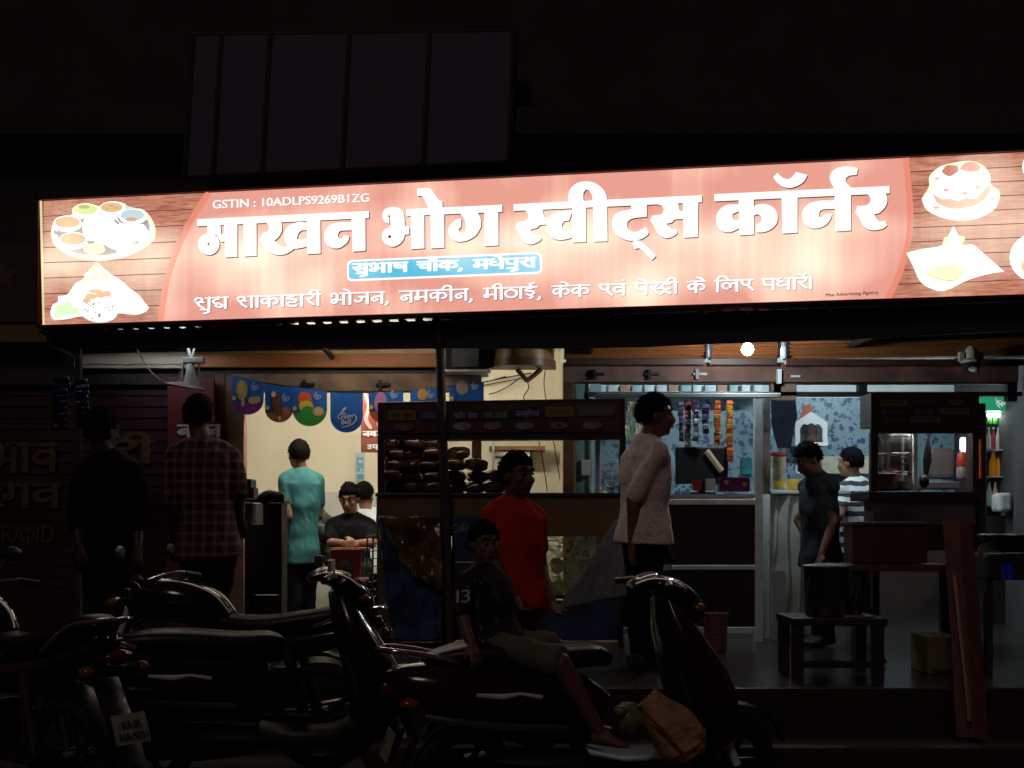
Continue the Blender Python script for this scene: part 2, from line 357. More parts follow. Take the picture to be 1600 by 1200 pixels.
# ------------------------------------------------------------------ materials used all over
M_dark = mat('dark paint', (.02,.016,.018), .6)
M_black = mat('black plastic', (.012,.012,.014), .35)
M_steel = mat('steel', (.55,.57,.58), .28, 1., var=.12, scale=6)
M_alu = mat('aluminium section', (.74,.86,.88), .45, .1, var=.15, scale=9)
M_cream = mat('cream distemper', (.82,.765,.60), .85, var=.05, scale=2.2, bump=.05)
M_white = mat('white paint', (.75,.77,.78), .6, var=.06, scale=3)
M_wood = mat('brown wood', (.16,.06,.025), .5, var=.4, scale=5, stretch=(1,1,.15))
M_orange = mat('orange brown board', (.34,.11,.022), .5, var=.25, scale=4, stretch=(.3,1,1))
M_plaster = mat('grimy plaster', (.22,.15,.11), .85, var=.5, scale=5, bump=.3)
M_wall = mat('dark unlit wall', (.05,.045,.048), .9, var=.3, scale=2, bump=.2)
M_glass = mat('clear glass', (.012,.016,.016), .03, spec=.6, alpha=.13)
M_rubber = mat('tyre rubber', (.012,.012,.012), .8)
M_chrome = mat('chrome', (.7,.7,.72), .12, 1.)
M_tile = plaid('floor tile', (.036,.030,.026), (.008,.007,.007), 2.4, .03, .24, axes=(0, 1))
M_wire = mat('black wire', (.01,.01,.01), .5)
M_red = mat('dark red plastic', (.16,.02,.02), .4)

# ------------------------------------------------------------------ ground, plinth, steps
bm = NB(); bmesh.ops.create_grid(bm, x_segments=60, y_segments=60, size=150, matrix=Matrix.Translation((0,60,0)))
road = obj('road', bm, mat('road dust', (.06,.042,.034), .9, var=.4, scale=2.5, bump=.4), kind='structure')
bm = NB(); box2(bm, (-.72,6.45,.004), (5.2,12.6,FLOOR)); obj('shop_floor', bm, M_tile, kind='structure', bevel=.008)
bm = NB(); box2(bm, (-5.4,7.45,.004), (-.724,12.6,FLOOR-.004)); obj('raised_floor', bm, M_tile, kind='structure', bevel=.008)
bm = NB(); box2(bm, (-.72,6.10,.004), (5.2,6.446,.25)); obj('steps', bm, mat('step concrete', (.034,.022,.02), .8, var=.3, scale=4, bump=.3), kind='structure', bevel=.012)

# ------------------------------------------------------------------ the building
YF = 9.5
ZT = 3.05
bld = thing('shop_building', 'dark two storey shop building with brightly lit open bays below the long sign', 'building', (0, YF, FLOOR))
def X(px, D=YF): return (px-CX)*D/F
def Z(py, D=YF): return CAM_Z+(HZ-py)*D/F
bm = NB()
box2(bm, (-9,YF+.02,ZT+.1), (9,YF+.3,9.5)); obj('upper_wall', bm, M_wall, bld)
bm = NB(); box2(bm, (-6.6,9.2,4.30), (6.5,9.42,4.52)); obj('parapet_ledge', bm, M_wall, bld, bevel=.02)
bm = NB(); box2(bm, (-3.3,12.0,FLOOR), (X(895),12.1,ZT)); obj('cream_wall', bm, M_cream, bld)
bm = NB(); box2(bm, (-3.2,11.975,FLOOR), (X(895),11.995,1.66)); obj('dado_tiles', bm, mat('pale tiles', (.62,.63,.6), .35, var=.08, scale=6), bld)
for xa in (-3.3, .47):
    bm = NB(); box2(bm, (xa,YF+.15,FLOOR), (xa+.09,12.1,ZT)); obj('side_wall', bm, M_cream, bld)
bm = NB(); box2(bm, (-3.4,YF,ZT), (4.6,12.1,ZT+.08)); obj('ceiling', bm, M_white, bld)
bm = NB(); box2(bm, (.57,11.6,FLOOR), (4.5,11.7,ZT)); obj('white_wall', bm, M_white, bld)
bm = NB(); box2(bm, (.57,11.55,1.60), (4.2,11.59,2.545))
obj('flowered_wall', bm, speckle('blue flowered wall tiles', (.25,.37,.42), (.03,.075,.19), 16.0, .40, .35), bld)
bm = NB(); box2(bm, (.57,11.52,1.36), (3.4,11.585,1.60)); obj('red_wall_band', bm, mat('red brown shelf paint', (.25,.07,.045), .6, var=.4, scale=6), bld)
bm = NB(); box2(bm, (.57,11.56,FLOOR), (4.2,11.598,1.355)); obj('dark_wall_sheet', bm, mat('dark brown wall sheet', (.05,.03,.025), .6, var=.3, scale=4), bld)  # dark sheet added over the white wall to hold down its brightness
bm = NB(); box2(bm, (4.22,YF+.15,FLOOR), (4.32,11.7,ZT)); obj('end_wall', bm, M_wall, bld)
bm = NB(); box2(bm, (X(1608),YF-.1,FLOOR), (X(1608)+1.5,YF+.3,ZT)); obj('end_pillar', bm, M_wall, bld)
# lintels with the grooves and stains of old plaster
bm = NB(); box2(bm, (X(352),YF,Z(611)), (X(752),YF+.14,Z(584))); obj('lintel', bm, M_plaster, bld, bevel=.006)
bm = NB(); box2(bm, (X(-400),YF+.03,Z(600)), (X(351),YF+.16,ZT+.1)); obj('dark_lintel', bm, M_dark, bld)
bm = NB(); box2(bm, (X(352),YF+.02,Z(584)), (X(690),YF+.16,Z(575))); obj('shadow_groove', bm, M_dark, bld)
bm = NB(); box2(bm, (X(880),YF,Z(597)), (X(1592),YF+.14,Z(566))); obj('lintel', bm, mat('stained brown plaster', (.17,.09,.07), .85, var=.55, scale=4, bump=.3), bld, bevel=.006)
bm = NB(); box2(bm, (X(120),YF-.06,Z(577)), (X(300),YF+.1,Z(538))); box2(bm, (X(120),YF-.075,Z(571)), (X(300),YF-.06,Z(569)))
obj('grey_fascia', bm, mat('grey fascia sheet', (.40,.35,.28), .45, var=.2, scale=3), bld, bevel=.004)
bm = NB(); box2(bm, (X(301),YF-.04,Z(575)), (X(690),YF+.1,Z(553))); obj('orange_fascia', bm, M_orange, bld, bevel=.006)
bm = NB(); box2(bm, (X(301),YF-.02,Z(552.5)), (X(690),YF+.1,Z(535))); obj('upper_fascia', bm, mat('tan fascia sheet', (.5,.36,.2), .5, var=.2, scale=4), bld)
for a, b, t, q in ((335,351,584,1010), (352,381,611,1010), (737,752,584,1010), (880,897,572,1010)):
    bm = NB(); box2(bm, (X(a),YF+.005,FLOOR), (X(b),YF+.13,Z(t))); obj('door_jamb', bm, M_wood if a != 352 else mat('worn tan jamb', (.23,.13,.08), .7, var=.3, scale=5, stretch=(1,1,.2)), bld, bevel=.005)
bm = NB(); box2(bm, (X(901),YF+.05,FLOOR), (X(914),YF+.16,Z(598))); obj('teal_jamb', bm, mat('teal chipped paint', (.16,.30,.27), .6, var=.45, scale=7), bld)
bm = NB(); box2(bm, (X(915),YF+.08,FLOOR), (X(921),YF+.18,Z(598))); obj('jamb_slot', bm, M_dark, bld)
# window strips over the right bay: dark frame bars between bright openings
for a, b, t, q in ((918,1600,618,611.5), (940,1592,599,596.5), (1210,1222,612,597), (1330+14,1357,612,597), (1206,1246,624,595), (1577,1592,626,590)):
    bm = NB(); box2(bm, (X(a),YF+.03,Z(t)), (X(b),YF+.11,Z(q))); obj('transom_bar', bm, M_dark if t != 624 else M_plaster, bld)
bm = NB(); box2(bm, (X(1213),YF-.05,Z(600)), (X(1219),YF,Z(578))); box2(bm, (X(1235),YF-.03,Z(590)), (X(1249),YF,Z(587))); obj('hinge_plate', bm, M_alu, bld)
for x0 in (470, 588, 880+42, 1008, 1082):
    bm = NB(); y0 = 603 if x0 < 700 else 587
    box2(bm, (X(x0),YF-.03,Z(y0)), (X(x0+22),YF,Z(y0-4))); box2(bm, (X(x0+4),YF-.035,Z(y0+6)), (X(x0+9),YF,Z(y0-9))); obj('latch', bm, M_black, bld)

# rolled shutters of the right bay: ribbed drums of sheet
def rolled_shutter(x0, x1, t0, t1, b0, b1, label):
    th = thing('rolled_shutter', label, 'shutter', (X((x0+x1)/2), YF-.1, Z(b0)), 'rolled shutters above the bays')
    bm = NB(); pr = []; n = 5
    for i in range(n*6+1):
        u = i/(n*6); pr.append((u, .09+.05*math.sin(u*math.pi)+.018*math.cos(u*n*2*math.pi)))
    cols = []
    for xx, t, b in ((x0,t0,b0), (x1,t1,b1)):
        cols.append([bm.verts.new((X(xx), YF-p, Z(b)+(Z(t)-Z(b))*u)) for u, p in pr])
    for i in range(len(pr)-1): bm.faces.new((cols[0][i], cols[1][i], cols[1][i+1], cols[0][i+1]))
    bk = [[bm.verts.new((X(xx), YF, Z(b)+(Z(t)-Z(b))*u)) for u in (0,1)] for xx, t, b in ((x0,t0,b0), (x1,t1,b1))]
    bm.faces.new((cols[0][0], bk[0][0], bk[1][0], cols[1][0])); bm.faces.new((cols[0][-1], cols[1][-1], bk[1][1], bk[0][1]))
    bm.faces.new(cols[0][::-1]+[bk[0][0], bk[0][1]][::1]) if False else None
    obj('curtain', bm, mat('brown shutter slats', (.50,.21,.08), .36, .2, var=.3, scale=6, stretch=(.1,1,1)), th, smooth=True, angle=60)
    bm = NB()
    for xx, t, b in ((x0-1.5,t0,b0), (x1+1.5,t1,b1)): box2(bm, (X(xx)-.008,YF-.16,Z(b)), (X(xx)+.008,YF,Z(t)))
    obj('end_plate', bm, M_dark, th)
    bm = NB(); box2(bm, (X(x0),YF-.1,Z(b0)-.05), (X(x1),YF-.04,Z(b0)-.004)); obj('bottom_bar', bm, mat('dark brown bar', (.07,.03,.02), .5), th)
rolled_shutter(884, 1098, 538, 538, 562, 562, 'brown ribbed rolled shutter left of the glowing bulb')
rolled_shutter(1108, 1210, 538, 536, 562, 561, 'short brown rolled shutter right behind the glowing bulb')
rolled_shutter(1224, 1592, 532, 515, 563, 558, 'longest brown rolled shutter, above the right food stall')

# lamps of the place: tubes on the ceilings, hidden from the street by the lintels
def tube_lamp(label, a, b, power, col):
    th = thing('tube_lamp', label, 'tube light', ((a[0]+b[0])/2, (a[1]+b[1])/2, a[2]))
    bm = NB(); tube(bm, a, b, .02, n=12); o = obj('glass_tube', bm, mat('tube glow '+label[:7], col, emit=power), th)
    bm = NB(); box2(bm, (a[0]-.02, a[1]-.025, a[2]+.024), (b[0]+.02, b[1]+.025, a[2]+.06)); obj('batten', bm, M_white, th)
tube_lamp('warm tube lamp lighting the cream walled dining room', (-1.95,9.76,2.66), (-.5,9.76,2.66), 180, (1,.93,.76))
tube_lamp('neutral tube lamp hidden behind the dark valance at far left', (-2.95,9.02,2.715), (-2.35,9.02,2.715), 14, (.9,.95,1))
tube_lamp('amber tube lamp hidden behind the dark valance above the bunting', (-1.6,9.02,2.715), (-.6,9.02,2.715), 21, (1,.86,.66))
tube_lamp('cool tube lamp above the blue flowered tiles of the sweet shop', (1.3,9.80,2.74), (3.7,9.80,2.74), 76, (.72,.92,1))

# ------------------------------------------------------------------ the long backlit sign
SA = Vector(((65-CX)*8.86/F, 8.86, 0)); SB = Vector(((1600-CX)*7.7/F, 7.7, 0)); SD = (SB-SA).normalized(); SN = Vector((SD.y, -SD.x, 0))
if SN.y > 0: SN = -SN
def S(px, py, d=0.):
    r = Vector(((px-CX)/F, 1, (HZ-py)/F)); t = SA.dot(SN)/(r.x*SN.x+r.y*SN.y)
    return Vector((r.x*t, t, CAM_Z+r.z*t))+SN*d
sg = thing('sign_board', 'long backlit red sign with white lettering, a thali, sweets and a cake', 'sign', (SA+SB)/2+Vector((0,0,2.8)))
def crop(ox, oy, s): return lambda x, y, d: S(ox+x/s, oy+y/s, d)
TOP = lambda px: 314.5+(px-65)*(238-314.5)/1535
BOT = lambda px: 508.0+(px-65)*(460-508)/1535
E1 = 1720
bm = NB()
SC_ = [(1413,249),(1418,300),(1420,350),(1412,400),(1398,440),(1385,467)]
LC = [(325,303),(300,340),(278,385),(262,430),(254,470),(250,503)]
c0 = [(x, TOP(x) if i == 0 else (BOT(x) if i == 5 else y)) for i, (x, y) in enumerate(LC)]
c1 = [(x, TOP(x) if i == 0 else (BOT(x) if i == 5 else y)) for i, (x, y) in enumerate(SC_)]
c0s, c1s = catmull(c0, 5), catmull(c1, 5)
flat(bm, c0s+[(600,BOT(600)),(1000,BOT(1000))]+c1s[::-1]+[(1000,TOP(1000)),(600,TOP(600))], S, .004, rnd=False)
obj('red_print', bm, backlit('salmon red print', (.78,.335,.265), .78, strength=1.08), sg)
for poly, xs in (((lambda: [(68,TOP(68))]+c0s+[(68,BOT(68))])(), (68, 320)), ((lambda: c1s+[(E1,BOT(E1)),(E1,TOP(E1))])(), (1385, E1))):
    bm = NB(); flat(bm, poly, S, .002, rnd=False); obj('plank_print', bm, backlit('wood plank print', (.60,.215,.15), .60, wood=True, strength=1.05), sg)
for xa, xb, cs, side in ((68,325,c0s,0), (1385,E1,c1s,1)):
    bm = NB()
    for k in range(1, 8 if not side else 10):
        f = k/(8 if not side else 10); fy = lambda x: TOP(x)+(BOT(x)-TOP(x))*f+random.uniform(-.6,.6)
        yy = fy(200 if not side else 1500); ex = min(cs, key=lambda c: abs(c[1]-yy))[0]
        a, b = (xa, ex-3) if not side else (ex+3, xb)
        n = 6; pts = [(a+(b-a)*i/n, TOP(a+(b-a)*i/n)+(BOT(a+(b-a)*i/n)-TOP(a+(b-a)*i/n))*f+random.uniform(-.4,.4), 1.3) for i in range(n+1)]
        stroke(bm, pts, S, .005, 3, caps=False)
    obj('plank_seams', bm, backlit('plank seam print', (.13,.028,.022), .1), sg)
for cs, dx in ((c0s, 4), (c1s, 4)):
    bm = NB(); stroke(bm, [(x+dx-2, y, 9.5) for x, y in cs], S, .008, 1, caps=False); obj('border_strip', bm, backlit('pale red strip', (.85,.27,.19), .4), sg)
bm = NB()
def sbar(x0, y0, x1, y1, d0, d1):
    vs = [bm.verts.new(S(x, y, d)) for d in (d0, d1) for x, y in ((x0,y0(x0)),(x1,y0(x1)),(x1,y1(x1)),(x0,y1(x0)))]
    for f in ((0,1,2,3),(7,6,5,4),(0,4,5,1),(1,5,6,2),(2,6,7,3),(3,7,4,0)): bm.faces.new([vs[i] for i in f])
sbar(60, lambda x: TOP(x)-4, E1+4, lambda x: TOP(x)-.8, -.2, .03)
sbar(60, lambda x: BOT(x)+.8, E1+4, lambda x: BOT(x)+5, -.2, .03)
sbar(60, lambda x: TOP(x)-4, 63, lambda x: BOT(x)+5, -.2, .03)
sbar(E1, lambda x: TOP(x)-4, E1+4, lambda x: BOT(x)+5, -.2, .03)
sbar(60, lambda x: TOP(x)-4, E1+4, lambda x: BOT(x)+5, -.205, -.2)
bmesh.ops.recalc_face_normals(bm, faces=bm.faces)
obj('sign_box', bm, mat('dark red box section', (.10,.012,.012), .4), sg)
bm = NB(); flat(bm, [(63.5,TOP(64)),(67.5,TOP(67)),(71.5,BOT(71)),(68,BOT(68))], S, .012, rnd=False); obj('pale_edge', bm, backlit('pale edge', (.75,.66,.36), .3), sg)
# main title, drawn in four stretches
T1, T2, T3, T4 = crop(300,280,5.3333), crop(580,270,6.6667), crop(790,270,5.), crop(1100,250,5.3333)
TITLE = [(T1, [
 [(50,338),(1480,270),(1480,328),(50,396)], [(135,372),(245,368),(248,462),(285,458),(285,522),(247,526),(215,470),(135,470)],
 [(275,362),(385,356),(385,650),(285,655)], [(435,352),(545,346),(545,642),(437,648)],
 [(600,365),(630,372),(648,400),(640,435),(605,455),(582,480),(572,512),(600,555),(640,600),(690,628),(740,636),(800,622),(860,582),(890,555),(850,545),(800,562),(770,570),(735,556),(692,516),(725,490),(752,445),(757,400),(750,352),(680,340)],
 [(962,330),(1075,325),(1078,622),(965,628)],
 [(1340,362),(1200,370),(1130,410),(1108,470),(1120,540),(1180,578),(1240,575),(1300,530),(1318,478),(1270,470),(1255,500),(1230,498),(1222,465),(1245,435),(1340,430)],
 [(1335,320),(1450,315),(1452,600),(1345,608)]]),
 (T2, [
 [(372,385),(1368,338),(1370,412),(375,455)],
 [(195,537),(148,515),(120,460),(135,400),(190,368),(250,362),(320,392),(350,455),(356,562),(402,568),(402,645),(356,650),(335,712),(280,760),(220,775),(150,740),(118,680),(138,605),(207,572),(205,470),(195,470)],
 [(418,430),(558,424),(560,792),(422,800)], [(622,425),(765,420),(768,785),(628,792)],
 [(485,170),(600,165),(640,195),(712,290),(745,300),(750,375),(612,385),(555,275),(535,250),(485,245)],
 [(930,425),(975,490),(992,550),(985,610),(950,632),(920,618),(918,590),(940,570),(943,485),(905,488),(850,530),(815,580),(810,630),(840,690),(890,718),(950,722),(1030,700),(1100,650),(1145,570),(1148,500),(1130,450),(1100,400)],
 [(1182,405),(1328,400),(1330,762),(1185,768)]]),
 (T3, [
 [(65,250),(1535,180),(1535,235),(65,303)],
 [(150,295),(175,320),(183,350),(165,378),(130,385),(95,390),(78,430),(110,470),(135,530),(170,558),(210,562),(265,540),(283,520),(268,495),(245,492),(215,475),(200,455),(205,445),(245,435),(275,412),(345,408),(345,375),(325,352),(305,350),(288,285)],
 [(525,295),(460,308),(390,320),(345,350),(325,400),(330,470),(370,515),(440,528),(527,510),(527,455),(480,465),(452,450),(440,415),(460,382),(498,378),(518,320)],
 [(522,260),(630,255),(630,545),(525,548)], [(685,250),(795,245),(798,538),(690,542)],
 [(492,232),(492,180),(510,130),(555,88),(625,72),(700,85),(755,125),(788,175),(798,225),(680,228),(678,185),(655,145),(630,135),(610,165),(612,230)],
 [(980,250),(1105,245),(1105,348),(1010,358),(965,375),(950,410),(965,450),(1010,467),(1060,450),(1095,425),(1118,465),(1110,490),(1060,522),(980,535),(910,515),(850,465),(832,400),(850,340),(900,305),(985,288)],
 [(990,555),(1000,540),(1035,533),(1060,540),(1170,645),(1170,660),(1145,685),(1050,595),(1010,600)],
 [(1180,250),(1220,262),(1238,290),(1225,325),(1190,335),(1145,340),(1128,380),(1155,410),(1180,460),(1215,500),(1265,515),(1320,495),(1340,478),(1338,455),(1325,445),(1300,445),(1270,420),(1257,402),(1300,392),(1320,370),(1392,365),(1392,303),(1362,300),(1345,238)],
 [(1385,225),(1505,220),(1502,505),(1392,512)]]),
 (T4, [
 [(85,290),(1543,222),(1545,283),(88,350)],
 [(288,325),(415,320),(415,625),(295,632)],
 [(292,375),(200,378),(140,410),(103,470),(110,550),(155,598),(220,605),(294,572),(294,500),(265,512),(240,492),(238,455),(292,430)],
 [(412,395),(460,372),(520,375),(580,405),(612,460),(605,530),(560,580),(500,605),(437,608),(435,545),(470,520),(480,490),(465,465),(440,458),(412,470)],
 [(645,310),(778,305),(778,610),(652,618)],
 [(575,150),(612,112),(650,150),(690,165),(730,150),(765,105),(860,130),(835,180),(780,220),(710,238),(650,225),(605,190)],
 [(1092,340),(960,345),(870,370),(825,420),(815,480),(840,540),(900,572),(960,570),(1020,540),(1055,490),(1063,455),(1010,455),(980,488),(958,480),(960,440),(985,418),(1092,410)],
 [(1085,285),(1222,280),(1222,592),(1095,600)],
 [(1088,250),(1050,180),(1050,130),(1085,85),(1150,62),(1230,62),(1282,75),(1270,130),(1215,135),(1180,155),(1180,190),(1210,222),(1235,245)],
 [(1330,280),(1370,300),(1385,340),(1365,375),(1320,388),(1275,388),(1258,440),(1290,485),(1320,545),(1360,580),(1420,590),(1490,575),(1522,550),(1505,512),(1460,518),(1430,490),(1415,458),(1460,445),(1505,400),(1525,340),(1505,270)]])]
M_let = backlit('white lettering', (.92,.90,.88), .3, strength=1.25); M_shadow = backlit('printed drop shadow', (.13,.035,.02), .1, strength=.8)
def title(bm, M, dx, dy, off):
    for T, polys in TITLE:
        k = 1.0; sc_ = {id(T1):5.333, id(T2):6.667, id(T3):5., id(T4):5.333}[id(T)]
        m = (lambda T, s: lambda x, y, d: T(x+dx*s, y+dy*s, d))(T, sc_)
        for p in polys: flat(bm, p, m, off)
        if T is T1:
            stroke(bm, [(148+50*math.cos(a*math.pi/8), 546+50*math.sin(a*math.pi/8), 78) for a in range(16)], m, off, 3, closed=True)
            stroke(bm, [(955,398,60),(900,400,78),(842,440,108),(830,500,112),(860,540,84),(912,542,70),(970,528,66)], m, off, 6)
bm = NB(); title(bm, None, 1.3, 1.5, .012); obj('title_shadow', bm, M_shadow, sg)
bm = NB(); title(bm, None, 0, 0, .016); obj('title_lettering', bm, M_let, sg)
bm = NB()
for x, y, r in ((195,460,11), (200,672,17)): disc(bm, x, y, r, r, T2, .02)
obj('letter_hollows', bm, M_shadow, sg)
TAG = 'शुD शाकाहारी भोजन, नमकीन, मीठाई, केक एवं पेHTी के लिए पधारें।'
M_tags = backlit('tagline shadow', (.20,.10,.16), .2, strength=.9)
bm = NB(); deva(bm, TAG, 305, 484.0, 1271, 451.5, 18, S, .009, .185, 0, .5, .6); obj('tagline_shadow', bm, M_tags, sg)
bm = NB(); deva(bm, TAG, 305, 484.0, 1271, 451.5, 18, S, .012, .145); obj('tagline_lettering', bm, M_let, sg)
def rrect(c, r=6, n=5):
    out = []
    for i in range(4):
        p = Vector(c[i]); a = (Vector(c[i-1])-p).normalized(); b = (Vector(c[(i+1) % 4])-p).normalized()
        for k in range(n+1):
            t = k/n; out.append(tuple(p+a*r*(1-t)**2+b*r*t**2))
    return out
pq = [(543,407),(846,394),(848,428),(543,440)]
bm = NB(); flat(bm, rrect(pq, 9), S, .008, rnd=False); pl = obj('address_plaque', bm, M_let, sg)
bm = NB(); flat(bm, rrect([(546,410),(843,397.3),(845,425),(546,437)], 7), S, .012, rnd=False); obj('blue_field', bm, backlit('sky blue print', (.12,.56,.80), .35), pl)
bm = NB(); deva(bm, 'सुभाष चौक, मधेपुरा', 551, 427.5, 838, 417.5, 14.5, S, .016, .20); obj('address_lettering', bm, M_let, pl)
for nm, m_, off, d in (('registration_shadow', M_tags, .009, .7), ('registration_lettering', M_let, .012, 0)):
    bm = NB(); latin(bm, 'GSTIN : 10ADLPS9269B1ZG', 333+d, 326.5+d, 577+d, 315.5+d, 13, S, off)
    if not d:
        latin(bm, 'GSTIN : 10ADLPS9269B1ZG', 333.6, 326.5, 577.6, 315.5, 13, S, off+.0008); latin(bm, 'GSTIN : 10ADLPS9269B1ZG', 333.2, 326.9, 577.2, 315.9, 13, S, off+.0016); latin(bm, 'GSTIN : 10ADLPS9269B1ZG', 334.1, 326.7, 578, 315.7, 13, S, off+.0024)
    obj(nm, bm, m_, sg)
bm = NB(); latin(bm, 'Maa Advertising Agency', 1290, 464, 1372, 459.5, 5, S, .012); latin(bm, 'Maa Advertising Agency', 1290.4, 464, 1372.4, 459.5, 5, S, .013); obj('agency_lettering', bm, backlit('brown print', (.12,.02,.015), .05), sg)
# printed dishes
K1 = crop(60,300,5.58); K2 = crop(1380,230,4.8)
W_ = backlit('white dish print', (.95,.97,.95), .2, strength=1.6)
def pic(name, items, parent, K, off0):
    """items: (part name, colour, [shapes])"""
    root = None
    for i, (nm, c, shapes) in enumerate(items):
        bm = NB()
        for s in shapes:
            if s[0] == 'd': disc(bm, *s[1:5], K, off0+i*.0022)
            elif s[0] == 'p': flat(bm, s[1], K, off0+i*.0022)
            else: stroke(bm, s[1], K, off0+i*.0022)
        m_ = W_ if c == 'w' else backlit('print %.2f %.2f %.2f' % c, c, .6, strength=1.2)
        o = obj(nm, bm, m_, root or parent)
        if root is None: root = o
    return root
halo = (.95,.86,.62)
pic('thali_picture', [
 ('thali_picture', halo, [('p', [(128,290),(300,195),(310,140),(420,100),(540,125),(650,85),(760,105),(790,150),(900,150),(960,190),(1010,270),(1028,350),(1005,430),(900,510),(760,570),(600,600),(420,595),(260,550),(150,470),(118,380)])]),
 ('steel_plate', (.60,.72,.74), [('p', [(145,300),(300,215),(420,120),(540,140),(650,100),(760,120),(900,165),(985,270),(1000,350),(965,430),(880,490),(740,555),(590,580),(420,570),(270,525),(165,450),(135,370)])]),
 ('plate_well', (.30,.24,.25), [('p', [(175,330),(400,240),(700,230),(960,250),(975,330),(900,420),(700,530),(500,555),(300,520),(190,420)])]),
 ('rice_heap', 'w', [('p', [(390,300),(430,230),(560,200),(680,215),(720,270),(820,290),(930,285),(965,350),(930,410),(830,440),(860,500),(760,545),(640,500),(600,470),(470,440),(420,420)])]),
 ('bowl', 'w', [('d',265,282,125,72), ('d',425,170,118,66), ('d',655,150,112,62), ('d',835,222,118,68), ('d',320,430,130,75)]),
 ('curry', (.85,.40,.20), [('d',268,270,108,50), ('d',315,415,112,52)]),
 ('greens', (.66,.74,.30), [('d',425,158,104,48)]), ('mixed_salad', (.72,.46,.26), [('d',655,142,98,44)]), ('sweet_bowl', (.48,.62,.62), [('d',835,210,104,50)]),
 ('gulab_jamun', (.60,.30,.22), [('d',828,248,50,20)]),
 ('bread_roll', (1.,.86,.5), [('d',508,505,95,50)]), ('garnish', (.45,.42,.16), [('d',420,140,50,16), ('d',660,130,22,9), ('d',620,158,16,8), ('d',700,150,22,9), ('d',270,300,16,8), ('d',240,255,14,7)]),
 ('dark_gaps', (.24,.18,.2), [('p', [(160,340),(215,375),(205,388),(165,375)]), ('p', [(690,245),(730,280),(715,300),(680,255)]), ('p', [(930,290),(965,270),(960,310)]), ('p', [(860,450),(910,440),(880,468)]), ('p', [(440,432),(520,440),(500,455),(450,448)]), ('p', [(600,480),(710,520),(690,540),(640,535)])])], sg, K1, .010)
pic('sweets_picture', [
 ('sweets_picture', 'w', [('p', [(115,1060),(130,990),(175,960),(180,910),(260,895),(330,800),(400,760),(410,720),(455,690),(490,640),(520,618),(550,645),(590,680),(640,720),(720,770),(800,840),(880,900),(930,960),(970,1010),(940,1045),(860,1070),(700,1060),(660,1110),(560,1140),(460,1120),(390,1085),(250,1110),(150,1120)])]),
 ('yellow_sweets', (1.,.86,.45), [('d',518,650,30,26), ('d',480,690,34,28), ('d',555,690,32,28), ('d',510,745,40,30), ('d',440,760,38,28), ('d',590,740,38,28)]),
 ('pistachio_sweets', (.68,.86,.52), [('d',190,1070,48,36), ('d',260,1045,46,34), ('d',200,1010,42,32), ('d',320,1040,42,32), ('d',270,990,40,28)]),
 ('brown_sweets', (.92,.44,.24), [('d',468,915,52,26), ('d',552,900,42,28), ('d',608,890,38,28), ('d',430,950,36,22), ('d',510,868,60,18)]),
 ('dish_rim', (.55,.75,.74), [('s', [(365,1020,8),(400,1085,9),(470,1125,9),(560,1138,9),(650,1105,9),(698,1040,8)]), ('s', [(118,1050,7),(140,1112,8),(250,1104,8),(385,1078,7)]), ('s', [(705,1058,6),(860,1062,7),(960,1015,7)])]),
 ('nut_chips', (.36,.26,.14), [('d',random.uniform(400,670),random.uniform(965,1060),random.uniform(5,11),random.uniform(3,6)) for _ in range(34)]+[('d',545,1080,12,22), ('d',487,1105,11,7)])], sg, K1, .010)
pic('cake_picture', [
 ('cake_picture', halo, [('p', [(285,390),(340,300),(345,220),(420,150),(500,125),(640,105),(740,135),(800,210),(805,280),(865,330),(868,400),(800,490),(700,540),(560,555),(420,525),(320,470)])]),
 ('cake_plate', 'w', [('d',578,415,280,128)]), ('cake_icing', 'w', [('p', [(355,260),(420,170),(560,140),(700,150),(790,220),(795,300),(780,380),(680,450),(540,465),(430,440),(370,380)])]),
 ('pink_side', (.92,.42,.30), [('p', [(362,350),(400,375),(440,395),(500,392),(560,405),(620,385),(680,392),(730,350),(795,280),(790,350),(740,410),(660,450),(560,468),(470,458),(400,420)])]),
 ('strawberry', (.86,.28,.24), [('p', [(565,170),(610,125),(660,115),(700,130),(728,160),(710,185),(640,190)])]), ('icing_rose', (.52,.20,.13), [('p', [(430,190),(470,145),(555,145),(558,190),(500,225),(460,215)])]),
 ('heart_chips', (.85,.36,.32), [('d',465,330,20,12), ('d',610,352,20,14), ('d',702,308,20,14), ('d',400,243,18,9), ('d',752,207,16,8), ('d',393,460,24,10), ('d',812,396,22,9)])], sg, K2, .010)
pic('pastry_picture', [
 ('pastry_picture', 'w', [('p', [(172,795),(300,765),(440,740),(490,660),(525,596),(560,660),(600,740),(670,735),(760,810),(905,935),(800,950),(640,995),(450,1080),(330,1050),(270,1000),(220,890)])]),
 ('lettuce', (.62,.92,.50), [('p', [(440,735),(455,680),(500,665),(480,735)]), ('p', [(560,665),(605,672),(608,705),(580,735)])]),
 ('puff_pastry', (1.,.84,.46), [('p', [(310,950),(420,895),(540,880),(600,940),(580,985),(500,1005),(400,990)])]), ('folded_napkin', (.76,.92,.98), [('p', [(270,990),(420,1015),(560,1005),(450,1072),(340,1045)])]),
 ('pastry_lines', (.42,.36,.2), [('s', [(322,958,4),(400,990,6),(500,1006,7),(560,990,4)]), ('s', [(570,870,5),(585,915,8),(610,948,4)])])], sg, K2, .010)
pic('side_dish_picture', [('side_dish_picture', 'w', [('d',1150,830,205,185), ('d',1180,150,140,130)]), ('dumplings', (.80,.40,.22), [('d',1130,900,100,60)]), ('dark_grapes', (.2,.15,.2), [('d',1150,160,95,60)])], sg, K2, .010)

